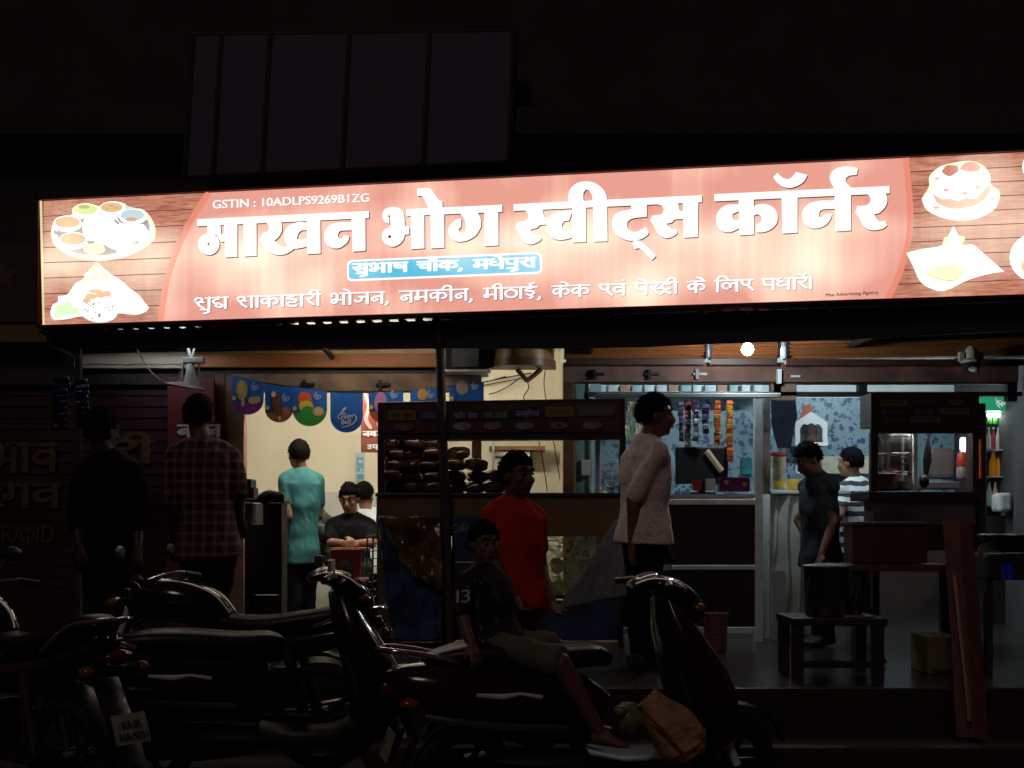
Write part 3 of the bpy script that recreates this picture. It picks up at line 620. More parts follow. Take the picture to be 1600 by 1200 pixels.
# ------------------------------------------------------------------ awning of corrugated sheet
th = thing('awning', 'dark corrugated sheet awning under the long sign', 'awning', (0, 9, 2.8))
bm = NB(); nx = 420
def aw(x, v, w_):      # v 0 at the sign, 1 at the building
    fy = 8.32-(x)*.1737+.06; y = fy*(1-v)+(YF-.02)*v
    z0 = 2.775+(x+3.5)*.006; z1 = 2.755+max(0, x+.5)*.024
    return Vector((x, y, z0*(1-v)+z1*v+.018*math.sin(w_)))
g = []
for i in range(nx+1):
    x = -3.5+i*(8.4/nx); w_ = i*2*math.pi/6
    g.append([bm.verts.new(aw(x, v, w_)) for v in (0,.5,1)])
for i in range(nx):
    for k in range(2): bm.faces.new((g[i][k], g[i][k+1], g[i+1][k+1], g[i+1][k]))
obj('corrugated_sheet', bm, mat('galvanised sheet', (.11,.10,.11), .42, .6, var=.4, scale=5), th, smooth=True, angle=80).modifiers.new('solid', 'SOLIDIFY').thickness = .004
bm = NB()
for v in (.12, .55, .93):
    a, b = aw(-3.45, v, 0), aw(4.7, v, 0); a.z -= .055; b.z -= .055; tube(bm, a, b, .022, n=8)
for x in (-3.4, -1.4, .6, 2.6, 4.6): tube(bm, aw(x,0,0)-Vector((0,0,.1)), aw(x,1,0)-Vector((0,0,.1)), .022, n=8)
obj('awning_frame', bm, M_dark, th)
bm = NB(); a = P(686, 515, 8.47); b = P(704, 1010, 8.4)
sweep(bm, [(a.x,a.y,2.76), a, (b.x,b.y,FLOOR)], [.03,.03,.034], n=12)
obj('awning_pole', bm, mat('rusty dark pipe', (.04,.03,.027), .6, var=.4, scale=9), label='dark leaning pipe pole holding the awning in front of the bun stall', cat='pole')
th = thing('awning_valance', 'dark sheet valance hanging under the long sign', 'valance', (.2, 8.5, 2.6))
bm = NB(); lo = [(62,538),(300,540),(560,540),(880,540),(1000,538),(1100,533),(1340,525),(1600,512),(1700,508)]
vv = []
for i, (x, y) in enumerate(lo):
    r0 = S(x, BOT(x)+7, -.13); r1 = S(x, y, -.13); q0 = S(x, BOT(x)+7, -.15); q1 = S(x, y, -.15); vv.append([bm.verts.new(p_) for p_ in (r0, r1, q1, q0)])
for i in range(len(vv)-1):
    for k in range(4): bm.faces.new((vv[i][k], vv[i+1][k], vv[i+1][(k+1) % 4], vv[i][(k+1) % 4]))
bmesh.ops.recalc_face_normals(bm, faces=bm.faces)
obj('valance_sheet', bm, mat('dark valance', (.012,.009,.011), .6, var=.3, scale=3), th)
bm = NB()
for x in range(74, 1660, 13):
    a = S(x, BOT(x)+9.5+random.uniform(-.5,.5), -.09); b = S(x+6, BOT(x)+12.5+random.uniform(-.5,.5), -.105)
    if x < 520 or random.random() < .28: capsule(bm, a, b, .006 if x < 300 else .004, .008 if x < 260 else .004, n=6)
obj('edge_glints', bm, mat('pale glint beads', (.5,.5,.5), .4, .7), th)  # pale metal beads stand in for glints along the corrugated edge
bm = NB(); pbox(bm, 117, 545, 125, 1000, 9.0, .05); obj('awning_post', bm, M_dark, label='thin dark post at the left end of the grey fascia', cat='post')

# ------------------------------------------------------------------ dark sheet hoarding above the sign
th = thing('sheet_hoarding', 'big dark bluish sheet hoarding in five panels above the sign', 'hoarding', P(550,270,9.15))
Dh = 9.15
def hx(u, v):   # u 0..1 across, v 0 top .. 1 bottom
    a = Vector((303,56)).lerp(Vector((803,50)), u); b = Vector((290,275)).lerp(Vector((795,250)), u); return a.lerp(b, v)
ed = [0, .088, .24, .487, .737, 1]
for i in range(5):
    bm = NB(); q = [hx(ed[i]+.006, 0), hx(ed[i+1]-.008, 0), hx(ed[i+1]-.008, 1), hx(ed[i]+.006, 1)]
    prism(bm, [tuple(p) for p in q], at_depth(Dh), -.02); obj('panel', bm, mat('dull blue grey sheet', (.092,.086,.14), .75, var=.18, scale=1.2), th)
bm = NB()
for u in ed:
    a, b = hx(u, 0), hx(u, 1); tube(bm, P(a.x, a.y, Dh+.02), P(b.x, b.y, Dh+.02), .03, n=8)
for v in (0, 1):
    a, b = hx(0, v), hx(1, v); tube(bm, P(a.x, a.y, Dh+.03), P(b.x, b.y, Dh+.03), .028, n=8)
obj('hoarding_frame', bm, M_dark, th)

# neighbour at the far left
th = thing('dark_signboard', 'unlit dark board with a faint star left of the long sign', 'sign', P(20,540,9.3))
bm = NB(); pbox(bm, -160, 380, 58, 503, 9.3, .06); obj('board', bm, mat('unlit board', (.06,.05,.04), .7), th)
bm = NB(); st = [(4+30*(1 if k % 2 == 0 else .38)*math.sin(k*math.pi/5), 432-30*(1 if k % 2 == 0 else .38)*math.cos(k*math.pi/5)) for k in range(10)]
flat(bm, st, at_depth(9.3), .004, rnd=False); obj('star', bm, mat('faded tan star', (.12,.07,.045), .7), th)
bm = NB(); pbox(bm, -160, 506, 72, 534, 9.32, .06); obj('olive_strip', bm, mat('olive strip', (.18,.15,.07), .7), th)

th = thing('closed_shutter', 'closed dark red shutter with faded yellow painted letters at far left', 'shutter', P(150,1008,9.6))
bm = NB(); n = 46
for i in range(n):
    z0 = FLOOR+i*2.05/n; z1 = FLOOR+(i+1)*2.05/n; box2(bm, (X(-90,9.6),9.6+.012*(i % 2),z0), (X(330,9.6),9.66,z1-.001))
box2(bm, (X(-90,9.6),9.662,FLOOR), (X(330,9.6),9.70,FLOOR+2.1)); obj('slats', bm, mat('dark red slats', (.03,.005,.006), .5, var=.3, scale=3), th)
bm = NB()
A = at_depth(9.585)
deva(bm, 'भाव', -20, 735, 90, 735, 42, A, 0, .16); deva(bm, 'री', 175, 722, 240, 722, 34, A, 0, .17); deva(bm, 'रंगद', -30, 792, 95, 792, 36, A, 0, .16) if 'द' in GL else deva(bm, 'रंगव', -30, 792, 95, 792, 36, A, 0, .16)
latin(bm, 'RAND', 4, 848, 84, 848, 28, A)
obj('painted_letters', bm, mat('faded yellow paint', (.08,.045,.016), .7, var=.4, scale=9), th)
th = thing('red_door_panel', 'dark red panel with white letters behind the plaid shirted man', 'panel', P(312,1000,9.4))
bm = NB(); pbox(bm, 262, 590, 334, 1003, 9.4, .04); obj('board', bm, mat('red board', (.12,.012,.012), .5, var=.2, scale=5), th)
bm = NB(); deva(bm, 'नमन', 277, 682, 345, 682, 18, at_depth(9.39), 0, .2); obj('white_letters', bm, mat('white sign paint', (.6,.6,.62), .6), th)
# ------------------------------------------------------------------ bulb, fittings and things fixed to the front
th = thing('light_bulb', 'glowing white bulb hanging under the awning', 'light bulb', P(1168,560,8.72))
bm = NB(); ball(bm, P(1168,546,8.72), .042, 48); obj('glass', bm, mat('bulb glow', (.85,.95,1), emit=390), th, smooth=True)
bm = NB(); c = P(1168,546,8.72); lathe(bm, c+Vector((0,0,.045)), [(.02,0),(.022,.05),(.012,.06)], 12); tube(bm, c+Vector((0,0,.1)), c+Vector((.02,.1,.28)), .004, n=6); obj('holder', bm, M_black, th)
th = thing('work_lamp', 'unlit white lamp with wide dark dish hanging by the grey fascia', 'lamp', P(290,600,9.1))
D = 9.1
bm = NB(); tube(bm, P(293,540,D), P(300,566,D), .012, n=8); tube(bm, P(305,540,D), P(298,566,D), .009, n=8); tube(bm, P(287,566,D), P(284,590,D), .008, n=8); tube(bm, P(311,566,D), P(311,604,D), .008, n=8); obj('hanger', bm, mat('pale grey bracket', (.3,.3,.29), .5), th)
bm = NB(); pbox(bm, 285, 558, 318, 567, D-.03, .06); obj('cross_bar', bm, mat('pale bracket', (.3,.3,.29), .5), th, bevel=.005)
bm = NB(); lathe(bm, P(299,603,D), [(.06,0),(.058,.02),(.036,.10),(.03,.16),(.012,.18)], 20, axis=(-.05,0,1)); obj('cone', bm, mat('pale grey bracket', (.3,.3,.29), .5), th, smooth=True)
bm = NB(); lathe(bm, P(291,606,D), [(.15,0),(.16,.012),(.05,.04)], 28, axis=(.18,-.1,1)); obj('dish', bm, mat('grey dish', (.16,.16,.16), .4), th, smooth=True)
bm = NB(); sweep(bm, curve3([P(212,540,9.3), P(222,560,9.25), P(240,585,9.2), P(262,598,9.15), P(275,592,9.1), P(288,570,9.1)]), .006, n=6)
obj('lamp_cable', bm, mat('brown cable', (.12,.06,.03), .6), label='loose brown cable sagging from the grey fascia to the unlit lamp', cat='cable')
th = thing('security_camera', 'white dome camera on a bracket over the right bay', 'camera', P(1517,575,9.25))
D = 9.25; c = P(1517,553,D)
bm = NB(); torus(bm, c, .075, .014, axis=(0,1,0), a0=10, a1=170, n=16); box(bm, c+Vector((-.075,0,-.02)), (.03,.05,.07)); box(bm, c+Vector((.075,0,-.02)), (.03,.05,.07)); obj('bracket', bm, mat('cream casing', (.62,.58,.46), .45), th, smooth=True)
bm = NB(); lathe(bm, c-Vector((0,0,.07)), [(.02,-.005),(.08,0),(.075,.02),(.05,.035),(.045,.10),(.02,.13)], 24); obj('camera_body', bm, mat('cream casing', (.62,.58,.46), .45), th, smooth=True)
bm = NB(); lathe(bm, c-Vector((0,0,.073)), [(.03,-.075),(.055,-.05),(.06,-.02),(.072,0)], 24); obj('dome', bm, M_black, th, smooth=True)
bm = NB(); lathe(bm, c-Vector((-.005,.05,.135)), [(.012,-.01),(.04,0),(.042,.02),(.02,.03)], 18, axis=(0,-.3,1)); obj('lens_ring', bm, M_white, th, smooth=True)
# wall box television, wooden canopy
th = thing('television_set', 'dark boxy television on the ledge left of the wooden canopy', 'television', P(732,579,9.3))
bm = NB(); pbox(bm, 694, 536, 766, 576, 9.3, .3); obj('casing', bm, M_black, th, bevel=.01)
bm = NB(); pbox(bm, 706, 541, 748, 573, 9.292, .01); obj('screen', bm, mat('dull grey screen', (.13,.14,.15), .25, var=.4, scale=4), th)
bm = NB(); pbox(bm, 690, 577.5, 762, 580, 9.25, .4); obj('ledge_board', bm, M_white, label='thin pale board under the boxy television', cat='shelf')
th = thing('wooden_canopy', 'rounded tan wooden canopy beside the boxy television', 'canopy', P(820,580,9.5))
def canopy(r0, r1, z0, z1, n=20):
    bm_ = NB(); c = P(816, 560, 9.5); rows = []
    for z in (z0, z1): rows.append([bm_.verts.new((c.x+r0*math.cos(math.pi*k/n), 9.5-r1*math.sin(math.pi*k/n), z)) for k in range(n+1)])
    for k in range(n): bm_.faces.new((rows[0][k], rows[0][k+1], rows[1][k+1], rows[1][k]))
    bm_.faces.new(rows[0][::-1]); bm_.faces.new(rows[1]); bmesh.ops.recalc_face_normals(bm_, faces=bm_.faces); return bm_
obj('drum', canopy(.25, .30, Z(566), Z(535)), mat('tan veneer', (.42,.22,.07), .35, var=.3, scale=2.5, stretch=(4,4,.2)), th, smooth=True)
obj('rim', canopy(.265, .32, Z(578), Z(565.7)), mat('brown rim', (.20,.10,.045), .4), th, smooth=True)
bm = NB()
for a, b in (((808,577),(824,596)), ((846,577),(822,596))): sweep(bm, [P(*a,9.42), P(*b,9.42)], [(.018,.03),(.018,.03)], lat=(1,0,0), n=4)
obj('bracket', bm, M_wood, th)
bm = NB()
for pts in ([(752,598),(790,590),(830,583)], [(752,603),(800,594),(838,588)], [(764,616),(778,612),(800,600),(812,590)], [(822,592),(826,606),(818,622),(830,640)], [(852,577),(850,600),(853,624)], [(842,690),(848,720),(852,745),(855,768)], [(865,690),(870,720),(878,768)]):
    sweep(bm, curve3([P(x, y, 11.9) for x, y in pts]), .006, n=5)
obj('wires', bm, M_wire, label='thin black wires straggling across the cream wall', cat='wires')
th = thing('wall_shelf', 'brown plank shelf on the cream wall with a metal upright', 'shelf', P(810,740,11.9))
bm = NB(); pbox(bm, 764, 697, 852, 703, 11.6, .4); obj('plank', bm, mat('shelf plank', (.26,.13,.06), .5, var=.3, scale=4), th)
bm = NB(); pbox(bm, 769, 690, 773, 768, 11.56, .03); obj('upright', bm, M_steel, th)
bm = NB(); pbox(bm, 774, 705, 828, 713, 11.66, .2); obj('white_tray', bm, M_white, th)
bm = NB(); pbox(bm, 828, 703, 831, 714, 11.64, .25); pbox(bm, 772, 713.2, 831, 714.5, 11.64, .25); obj('tray_edge', bm, M_dark, th)
# calendar and poster in the dining room
th = thing('wall_calendar', 'narrow blue calendar on the cream wall', 'calendar', P(562,752,11.9))
bm = NB(); pbox(bm, 556, 707, 569, 752, 11.95, .015); obj('page', bm, mat('calendar page', (.45,.58,.60), .6), th)
bm = NB(); pbox(bm, 557, 714, 568, 737, 11.944, .004); obj('picture', bm, speckle('calendar picture', (.12,.32,.5), (.6,.7,.7), 16, .25), th)
bm = NB(); pbox(bm, 558, 741, 568, 749, 11.944, .004); obj('date_grid', bm, mat('date grid', (.10,.32,.42), .6), th)
th = thing('hanging_poster', 'brown red poster with white letters hanging behind the bunting', 'poster', P(580,710,10))
D = 10.0
bm = NB(); pbox(bm, 564, 612, 602, 707, D, .006); obj('sheet', bm, mat('brown red poster', (.16,.04,.025), .5, var=.35, scale=7), th)
bm = NB(); stroke(bm, [(571,615,4),(576,635,5),(572,655,6),(579,668,5)], at_depth(D), .004); stroke(bm, [(584,615,4),(588,640,5),(592,665,6)], at_depth(D), .004); obj('pink_splash', bm, mat('pink print', (.62,.25,.24), .5), th)
bm = NB(); deva(bm, 'नवज', 567, 682, 600, 682, 8, at_depth(D), .005, .2); deva(bm, 'उपन', 574, 703, 600, 703, 8, at_depth(D), .005, .2); obj('white_letters', bm, mat('white sign paint', (.42,.42,.44), .6), th)

# bunting of pennants
bt = thing('bunting', 'string of blue ice cream pennants across the left bay', 'bunting', P(545,676,9.38))
D = 9.38
SX = [(354,586),(410,597),(460,605),(515,612),(570,614),(640,611),(700,604),(756,597),(790,588)]
bm = NB(); sweep(bm, [P(x, y, D) for x, y in catmull(SX, 5)], .004, n=6); obj('cord', bm, M_wire, bt)
def sy(x):
    for (a, b), (c, d) in zip(SX, SX[1:]):
        if a <= x <= c: return b+(d-b)*(x-a)/(c-a)
    return 600
M_blue = mat('bunting blue', (.02,.15,.58), .45, var=.12, scale=6); M_bw = mat('bunting white', (.72,.74,.76), .5)
def pennant(x0, x1, yb, ice, tint, big=False):
    cx = (x0+x1)/2; hw = (x1-x0)/2; dy = random.uniform(-.02,.02)
    out = [(x0, sy(x0)), (x1, sy(x1))]; y1 = yb-hw*.95
    out += [(cx+hw*math.cos(a), y1+hw*.95*math.sin(a)) for a in [math.pi*k/14 for k in range(15)]]
    Dm = D-.004+dy; A = at_depth(Dm)
    bm = NB(); prism(bm, out, A, -.003); o = obj('pennant', bm, M_blue, bt)
    ts = lambda n_, c, f: (lambda b_: (f(b_), obj(n_, b_, mat('pennant print %.2f %.2f %.2f' % c, c, .5), o)))(NB())
    if tint:
        seg = [(cx+hw*.985*math.cos(a), y1+hw*.93*math.sin(a)) for a in [math.pi*k/14 for k in range(15)]]
        k0 = 11; a_ = [p for p in seg if p[1] >= y1+1]; ts('base_print', tint, lambda b_: flat(b_, [(x1-.8, y1+2)]+a_+[(x0+.8, y1+6)], A, .003, rnd=False))
    for kind, c, pts in ice:
        def f(b_, pts=pts, kind=kind):
            for p in pts:
                if kind == 'd': disc(b_, cx+p[0]*hw, y1+p[1]*hw, p[2]*hw, p[3]*hw, A, .006, 18)
                else: stroke(b_, [(cx+q[0]*hw, y1+q[1]*hw, q[2]*hw) for q in p], A, .006)
        ts('ice_cream_print', c, f)
    def logo(b_, lx, ly, s):
        stroke(b_, [(lx-5*s, ly-3*s, 1.2*s),(lx-2.2*s, ly-7*s, 2.6*s),(lx, ly-9*s, 1.6*s)], A, .01); stroke(b_, [(lx-7*s, ly-2.2*s, 1.3*s),(lx, ly-1.6*s, 1.3*s)], A, .01)
        latin(b_, 'Cream', lx-10*s, ly+5*s, lx+8*s, ly+3.5*s, 6*s, A, .011); latin(b_, 'Bell', lx-5.5*s, ly+11.5*s, lx+6*s, ly+10.5*s, 6*s, A, .011)
        latin(b_, 'Cream', lx-9.6*s, ly+5*s, lx+8.4*s, ly+3.5*s, 6*s, A, .012); latin(b_, 'Bell', lx-5.1*s, ly+11.5*s, lx+6.4*s, ly+10.5*s, 6*s, A, .012)
        stroke(b_, [(lx+9*s, ly-1*s, .8*s),(lx+13*s, ly+3*s, 1.6*s),(lx+8*s, ly+11*s, 1.4*s),(lx-5*s, ly+15*s, .7*s)], A, .01)
    b_ = NB()
    if big: logo(b_, cx-1, y1-3, 1.28)
    else: logo(b_, cx+hw*.42, y1-hw*.85, .52)
    obj('logo_print', b_, M_bw, o)
    if not big:
        bb = NB(); disc(bb, x0+4, y1-2, 3.4, 3.4, A, .012); obj('yellow_spot', bb, mat('yellow spot', (.75,.62,.05), .5), o)
gold = (.62,.38,.10)
pennant(362,412,648, [('d', gold, [(-.35,-.6,.36,.62)]), ('d', (.72,.50,.18), [(-.42,-.7,.12,.42),(-.24,-.4,.08,.3)]), ('d', (.66,.45,.2), [(.35,.05,.3,.24),(.62,.0,.2,.2)]), ('s', (.75,.65,.45), [[(-.3,.0,.16),(-.28,.35,.16)]])], (.26,.04,.34))
pennant(414,458,660, [('s', (.17,.065,.03), [[(-.25,-.95,.55),(-.15,-.3,.62),(0,.2,.6)]]), ('d', (.75,.7,.6), [(-.38,-1.05,.16,.2)]), ('d', (.45,.2,.08), [(.4,.05,.45,.14),(.5,.28,.4,.12)]), ('s', (.7,.6,.4), [[(.05,.3,.16),(.06,.75,.16)]])], (.36,.13,.05))
pennant(457,511,666, [('d', (.80,.13,.04), [(-.28,-.65,.4,.38)]), ('d', (.85,.62,.06), [(-.2,-.2,.42,.34)]), ('d', (.05,.42,.07), [(-.1,.18,.44,.4)]), ('d', (.75,.5,.2), [(.5,.1,.32,.28)]), ('d', (.8,.62,.35), [(.5,.1,.22,.18)])], (.07,.40,.06))
pennant(516,567,676, [], None, big=True)
pennant(576,630,664, [('d', (.55,.22,.50), [(-.3,-.35,.36,.62)]), ('d', (.62,.05,.05), [(-.1,.3,.3,.2)])], (.55,.12,.03))
pennant(641,684,654, [('d', gold, [(-.1,-.8,.36,.42)])], (.3,.1,.05))
pennant(702,756,650, [('d', (.42,.33,.30), [(-.25,-.7,.36,.42)])], (.2,.06,.2))
for px_, y in ((413,600), (459,607)): pass

# blue packets hanging at far left
for i, (px, y0, y1, wd) in enumerate(((95,588,672,26), (128,592,668,20))):
    D = 8.6; bm = NB(); c = P(px, y0, D); b = P(px, y1, D); n = 9; h = (c.z-b.z)/n
    for k in range(n): box(bm, (c.x+random.uniform(-.006,.006), D+random.uniform(-.02,.02), c.z-h*(k+.5)), (wd*D/F, .03, h*.92), rz=random.uniform(-.3,.3), rx=random.uniform(-.2,.2))
    o = obj('packet_strip', bm, mat('blue foil', (.02,.025,.10), .16, .4, var=.6, scale=12, bump=.8), smooth=True, bevel=.01, label=['wider hanging strip of dark blue foil packets at far left', 'narrow hanging strip of dark blue foil packets beside the thin post'][i], cat='snack packets', group='strips of snack packets at far left')

# ------------------------------------------------------------------ bun stall (left food stall)
D = 8.5
st = thing('food_stall', 'wide dark food stall with menu header and stacked buns', 'food stall', P(785,1010,D))
M_hb = mat('dark header frame', (.03,.02,.02), .45); M_menu = mat('grimy red menu print', (.085,.034,.032), .55, var=.4, scale=5)
bm = NB(); a0 = P(590,628,D); a1 = P(590,683,D); b0 = P(978,622,D); b1 = P(978,680,D)
def slab(bm, q, d):
    vs = [bm.verts.new(p) for p in q]+[bm.verts.new(p+Vector((0,d,0))) for p in q]
    for f in ((0,1,2,3),(7,6,5,4),(0,4,5,1),(1,5,6,2),(2,6,7,3),(3,7,4,0)): bm.faces.new([vs[i] for i in f])
    bmesh.ops.recalc_face_normals(bm, faces=bm.faces); return bm
slab(bm, [a0, b0, b1, a1], .55); obj('header', bm, M_hb, st, bevel=.01)
bm = NB(); slab(bm, [P(598,633,D-.012), P(970,627,D-.012), P(970,674,D-.012), P(598,677,D-.012)], .008); hd = obj('menu_panel', bm, M_menu, st)
tags = [((606,650),'एव चाट',(.22,.20,.05),(.12,.1,.06)), ((656,650),'वजर रल',(.03,.06,.16),(.30,.32,.4)), ((705,650),'पनीर रोल',(.03,.03,.10),(.42,.42,.46)), ((752,650),'पाव भाजी',(.02,.07,.07),(.25,.42,.36)), ((802,648),'मनचूरियन',(.02,.025,.10),(.40,.42,.5)), ((852,647),'चाउमिन',(.24,.22,.05),(.2,.16,.05)), ((903,646),'मसाल',(.12,.13,.07),(.2,.2,.12))]
GL['ट'] = GL['ट']
for (x, y), t, c, lc in tags:
    wd = 44 if x < 900 else 56; y -= (x-600)*.010
    bm = NB(); prism(bm, rrect([(x,y-9),(x+wd,y-9.5),(x+wd,y+6.5),(x,y+7)], 3), at_depth(D-.022), -.004); tg = obj('menu_tag', bm, mat('menu tag %.2f %.2f %.2f' % c, c, .5), hd)
    bm = NB(); deva(bm, t, x+4, y+4, x+wd-4, y+4, 7.5, at_depth(D-.022), .003, .15); obj('tag_lettering', bm, mat('tag letters %.2f %.2f %.2f' % lc, lc, .6), tg)
for x, c in ((622,(.20,.12,.10)), (712,(.30,.28,.30)), (760,(.26,.20,.18)), (810,(.22,.22,.24)), (862,(.24,.12,.08)), (915,(.26,.24,.12))):
    bm = NB(); disc(bm, x+10, 667-(x-600)*.008, 15, 6, at_depth(D-.022), .002); disc(bm, x+10, 665.5-(x-600)*.008, 9, 3.5, at_depth(D-.022), .004); obj('dish_print', bm, mat('dish print %.2f' % c[0], c, .6, var=.5, scale=22), hd)
for x in (590, 592.5, 968):
    bm = NB(); pbox(bm, x if x != 592.5 else 0, 683, x+10 if x != 592.5 else 1, 772, D, .04) if x != 592.5 else pbox(bm, 590, 683, 598, 772, D+.55, .04); obj('corner_post', bm, M_hb, st)
bm = NB(); pbox(bm, 597, 684, 968, 770, D+.01, .006); obj('front_glass', bm, M_glass, st)
bm = NB(); pbox(bm, 586, 770, 978, 776, D-.02, .62); obj('counter_top', bm, mat('dark counter edge', (.035,.025,.018), .4), st, bevel=.006)
bm = NB(); pbox(bm, 588, 776.5, 978, 838, D, .55); obj('body_panel', bm, mat('olive brown panel', (.16,.115,.042), .55, var=.25, scale=3), st, bevel=.006)
bm = NB(); pbox(bm, 590, 838.5, 694, 1003, D, .03); obj('lower_panel', bm, mat('lower panel', (.12,.10,.05), .6), st)
for x in (690, 836, 966): bm = NB(); pbox(bm, x, 838.5, x+8, 1010, D, .05); obj('leg', bm, M_hb, st)
for x in (590, 966): bm = NB(); pbox(bm, x, 838.5, x+8, 1005, D+.5, .05); obj('leg', bm, M_hb, st)
bm = NB(); pbox(bm, 612, 1003.5, 975, 1011, D+.02, .5); obj('base_board', bm, mat('tan base board', (.30,.22,.12), .6, var=.2, scale=5), st)
def wavy_sheet(name, q, D, m, parent, amp=.03, nx=26, ny=26, seed=1, th=.003, fr=5., **kw):
    """crumpled sheet over the outline corners q (tl, tr, br, bl)"""
    bm_ = NB(); rows = []; tl, tr, br, bl = [Vector(p) for p in q]
    for j in range(ny+1):
        v = j/ny; r = []
        for i in range(nx+1):
            u = i/nx; p = (tl.lerp(tr, u)).lerp(bl.lerp(br, u), v); w3 = P(p.x, p.y, D)
            k = noise.noise(Vector((u*fr+seed, v*fr*.8, seed*3.1)))*amp+abs(noise.noise(Vector((u*fr*2.2, v*fr*1.7+seed, 9.))))*amp*.7
            r.append(bm_.verts.new(w3+Vector((noise.noise(Vector((u*4, v*4, seed+5.)))*.008, -k, noise.noise(Vector((u*4, v*4, seed+8.)))*.008))))
        rows.append(r)
    for j in range(ny):
        for i in range(nx): bm_.faces.new((rows[j][i], rows[j+1][i], rows[j+1][i+1], rows[j][i+1]))
    o = obj(name, bm_, m, parent, smooth=True, **kw); 
    if th: o.modifiers.new('solid', 'SOLIDIFY').thickness = th
    return o
o = wavy_sheet('printed_tarp', [(590,806),(694,806),(690,1002),(612,1002)], D-.05, mat('blue printed tarp', (.035,.07,.15), .24, var=.6, scale=5, bump=.5), st, .05, seed=2, fr=4)
wavy_sheet('tarp_fold', [(592,808),(690,806),(692,925),(640,900)], D-.12, mat('tan printed fold', (.13,.085,.032), .22, var=.6, scale=5, bump=.6), st, .05, seed=5, fr=6)
bm = NB(); pbox(bm, 706, 806, 752, 1000, D-.02, .015); bb = obj('blue_poster', bm, mat('blue drink poster', (.028,.06,.15), .4, var=.35, scale=4), st)
bm = NB(); pbox(bm, 712, 877.5, 740, 879.5, D-.03, .004); obj('white_band', bm, M_bw, bb)
bm = NB(); latin(bm, 'Cola', 706, 833, 732, 828, 13, at_depth(D-.02), .004); obj('poster_lettering', bm, mat('pale lettering', (.35,.4,.45), .6), bb)
M_film = mat('milky plastic film', (.50,.54,.34), .22, var=.85, scale=9, bump=.7, trans=.0)
nt = M_film.node_tree; tr = nt.nodes.new('ShaderNodeBsdfTranslucent'); tr.inputs[0].default_value = (.85,.9,.62,1); mixs = nt.nodes.new('ShaderNodeMixShader'); mixs.inputs[0].default_value = .72
nt.links.new(nt.nodes['Principled BSDF'].outputs[0], mixs.inputs[1]); nt.links.new(tr.outputs[0], mixs.inputs[2]); tp = nt.nodes.new('ShaderNodeBsdfTransparent'); tp.inputs[0].default_value = (.95,1,.78,1); m2 = nt.nodes.new('ShaderNodeMixShader')
tn = nt.nodes.new('ShaderNodeTexNoise'); tn.inputs['Scale'].default_value = 11; tn.inputs['Detail'].default_value = 3; tn.inputs['Distortion'].default_value = 1.2
rr = nt.nodes.new('ShaderNodeValToRGB'); rr.color_ramp.elements[0].position = .42; rr.color_ramp.elements[1].position = .62; nt.links.new(tn.outputs['Fac'], rr.inputs[0]); nt.links.new(rr.outputs[0], m2.inputs[0])
nt.links.new(mixs.outputs[0], m2.inputs[1]); nt.links.new(tp.outputs[0], m2.inputs[2]); nt.links.new(m2.outputs[0], nt.nodes['Material Output'].inputs[0])
wavy_sheet('plastic_film', [(838,838),(964,838),(966,930),(838,930)], D-.02, M_film, st, .05, seed=11, fr=5, th=0)
wavy_sheet('side_film', [(979,626),(1001,630),(1000,690),(977,688)], D-.0, M_film, st, .04, seed=14, fr=3, th=0)
for i in range(9):
    bm = NB(); c = P(848+(i % 5)*24+random.uniform(-3,3), 918-(i//5)*34, D+.3); vs = ball(bm, c, (.05,.07,.065), 14)
    for v in bm.verts: v.co += Vector((noise.noise(v.co*15), 0, noise.noise(v.co*15+Vector((4,0,0)))))*.02
    obj('pale_packet', bm, mat('pale packet film', (.55,.58,.38), .25, var=.4, scale=12, bump=.6), smooth=True, label='pale greenish packet behind the milky plastic film', cat='packet', group='pale packets in the low case')
bm = NB(); pbox(bm, 838, 933, 966, 936, D+.06, .45); obj('low_shelf', bm, M_hb, st)
bm = NB(); pbox(bm, 838, 938, 966, 1000, D+.02, .02); obj('blue_panel', bm, mat('blue panel', (.03,.05,.12), .4, var=.5, scale=5), st)
bm = NB(); pbox(bm, 598, 684, 692, 770, D+.52, .012); obj('back_panel', bm, mat('dark brown back panel', (.05,.025,.015), .6, var=.3, scale=5), st)
bm = NB(); pbox(bm, 590, 679, 978, 687, D-.016, .014); obj('hiding_lip', bm, M_hb, st)  # lip added to keep the light strip behind it out of sight
bm = NB(); tube(bm, P(606,683.5,D+.045), P(760,683.5,D+.045), .005); obj('hidden_light', bm, mat('added bun light glow', (1,.9,.75), emit=16), st)  # unseen light added under the header to put highlights on the buns
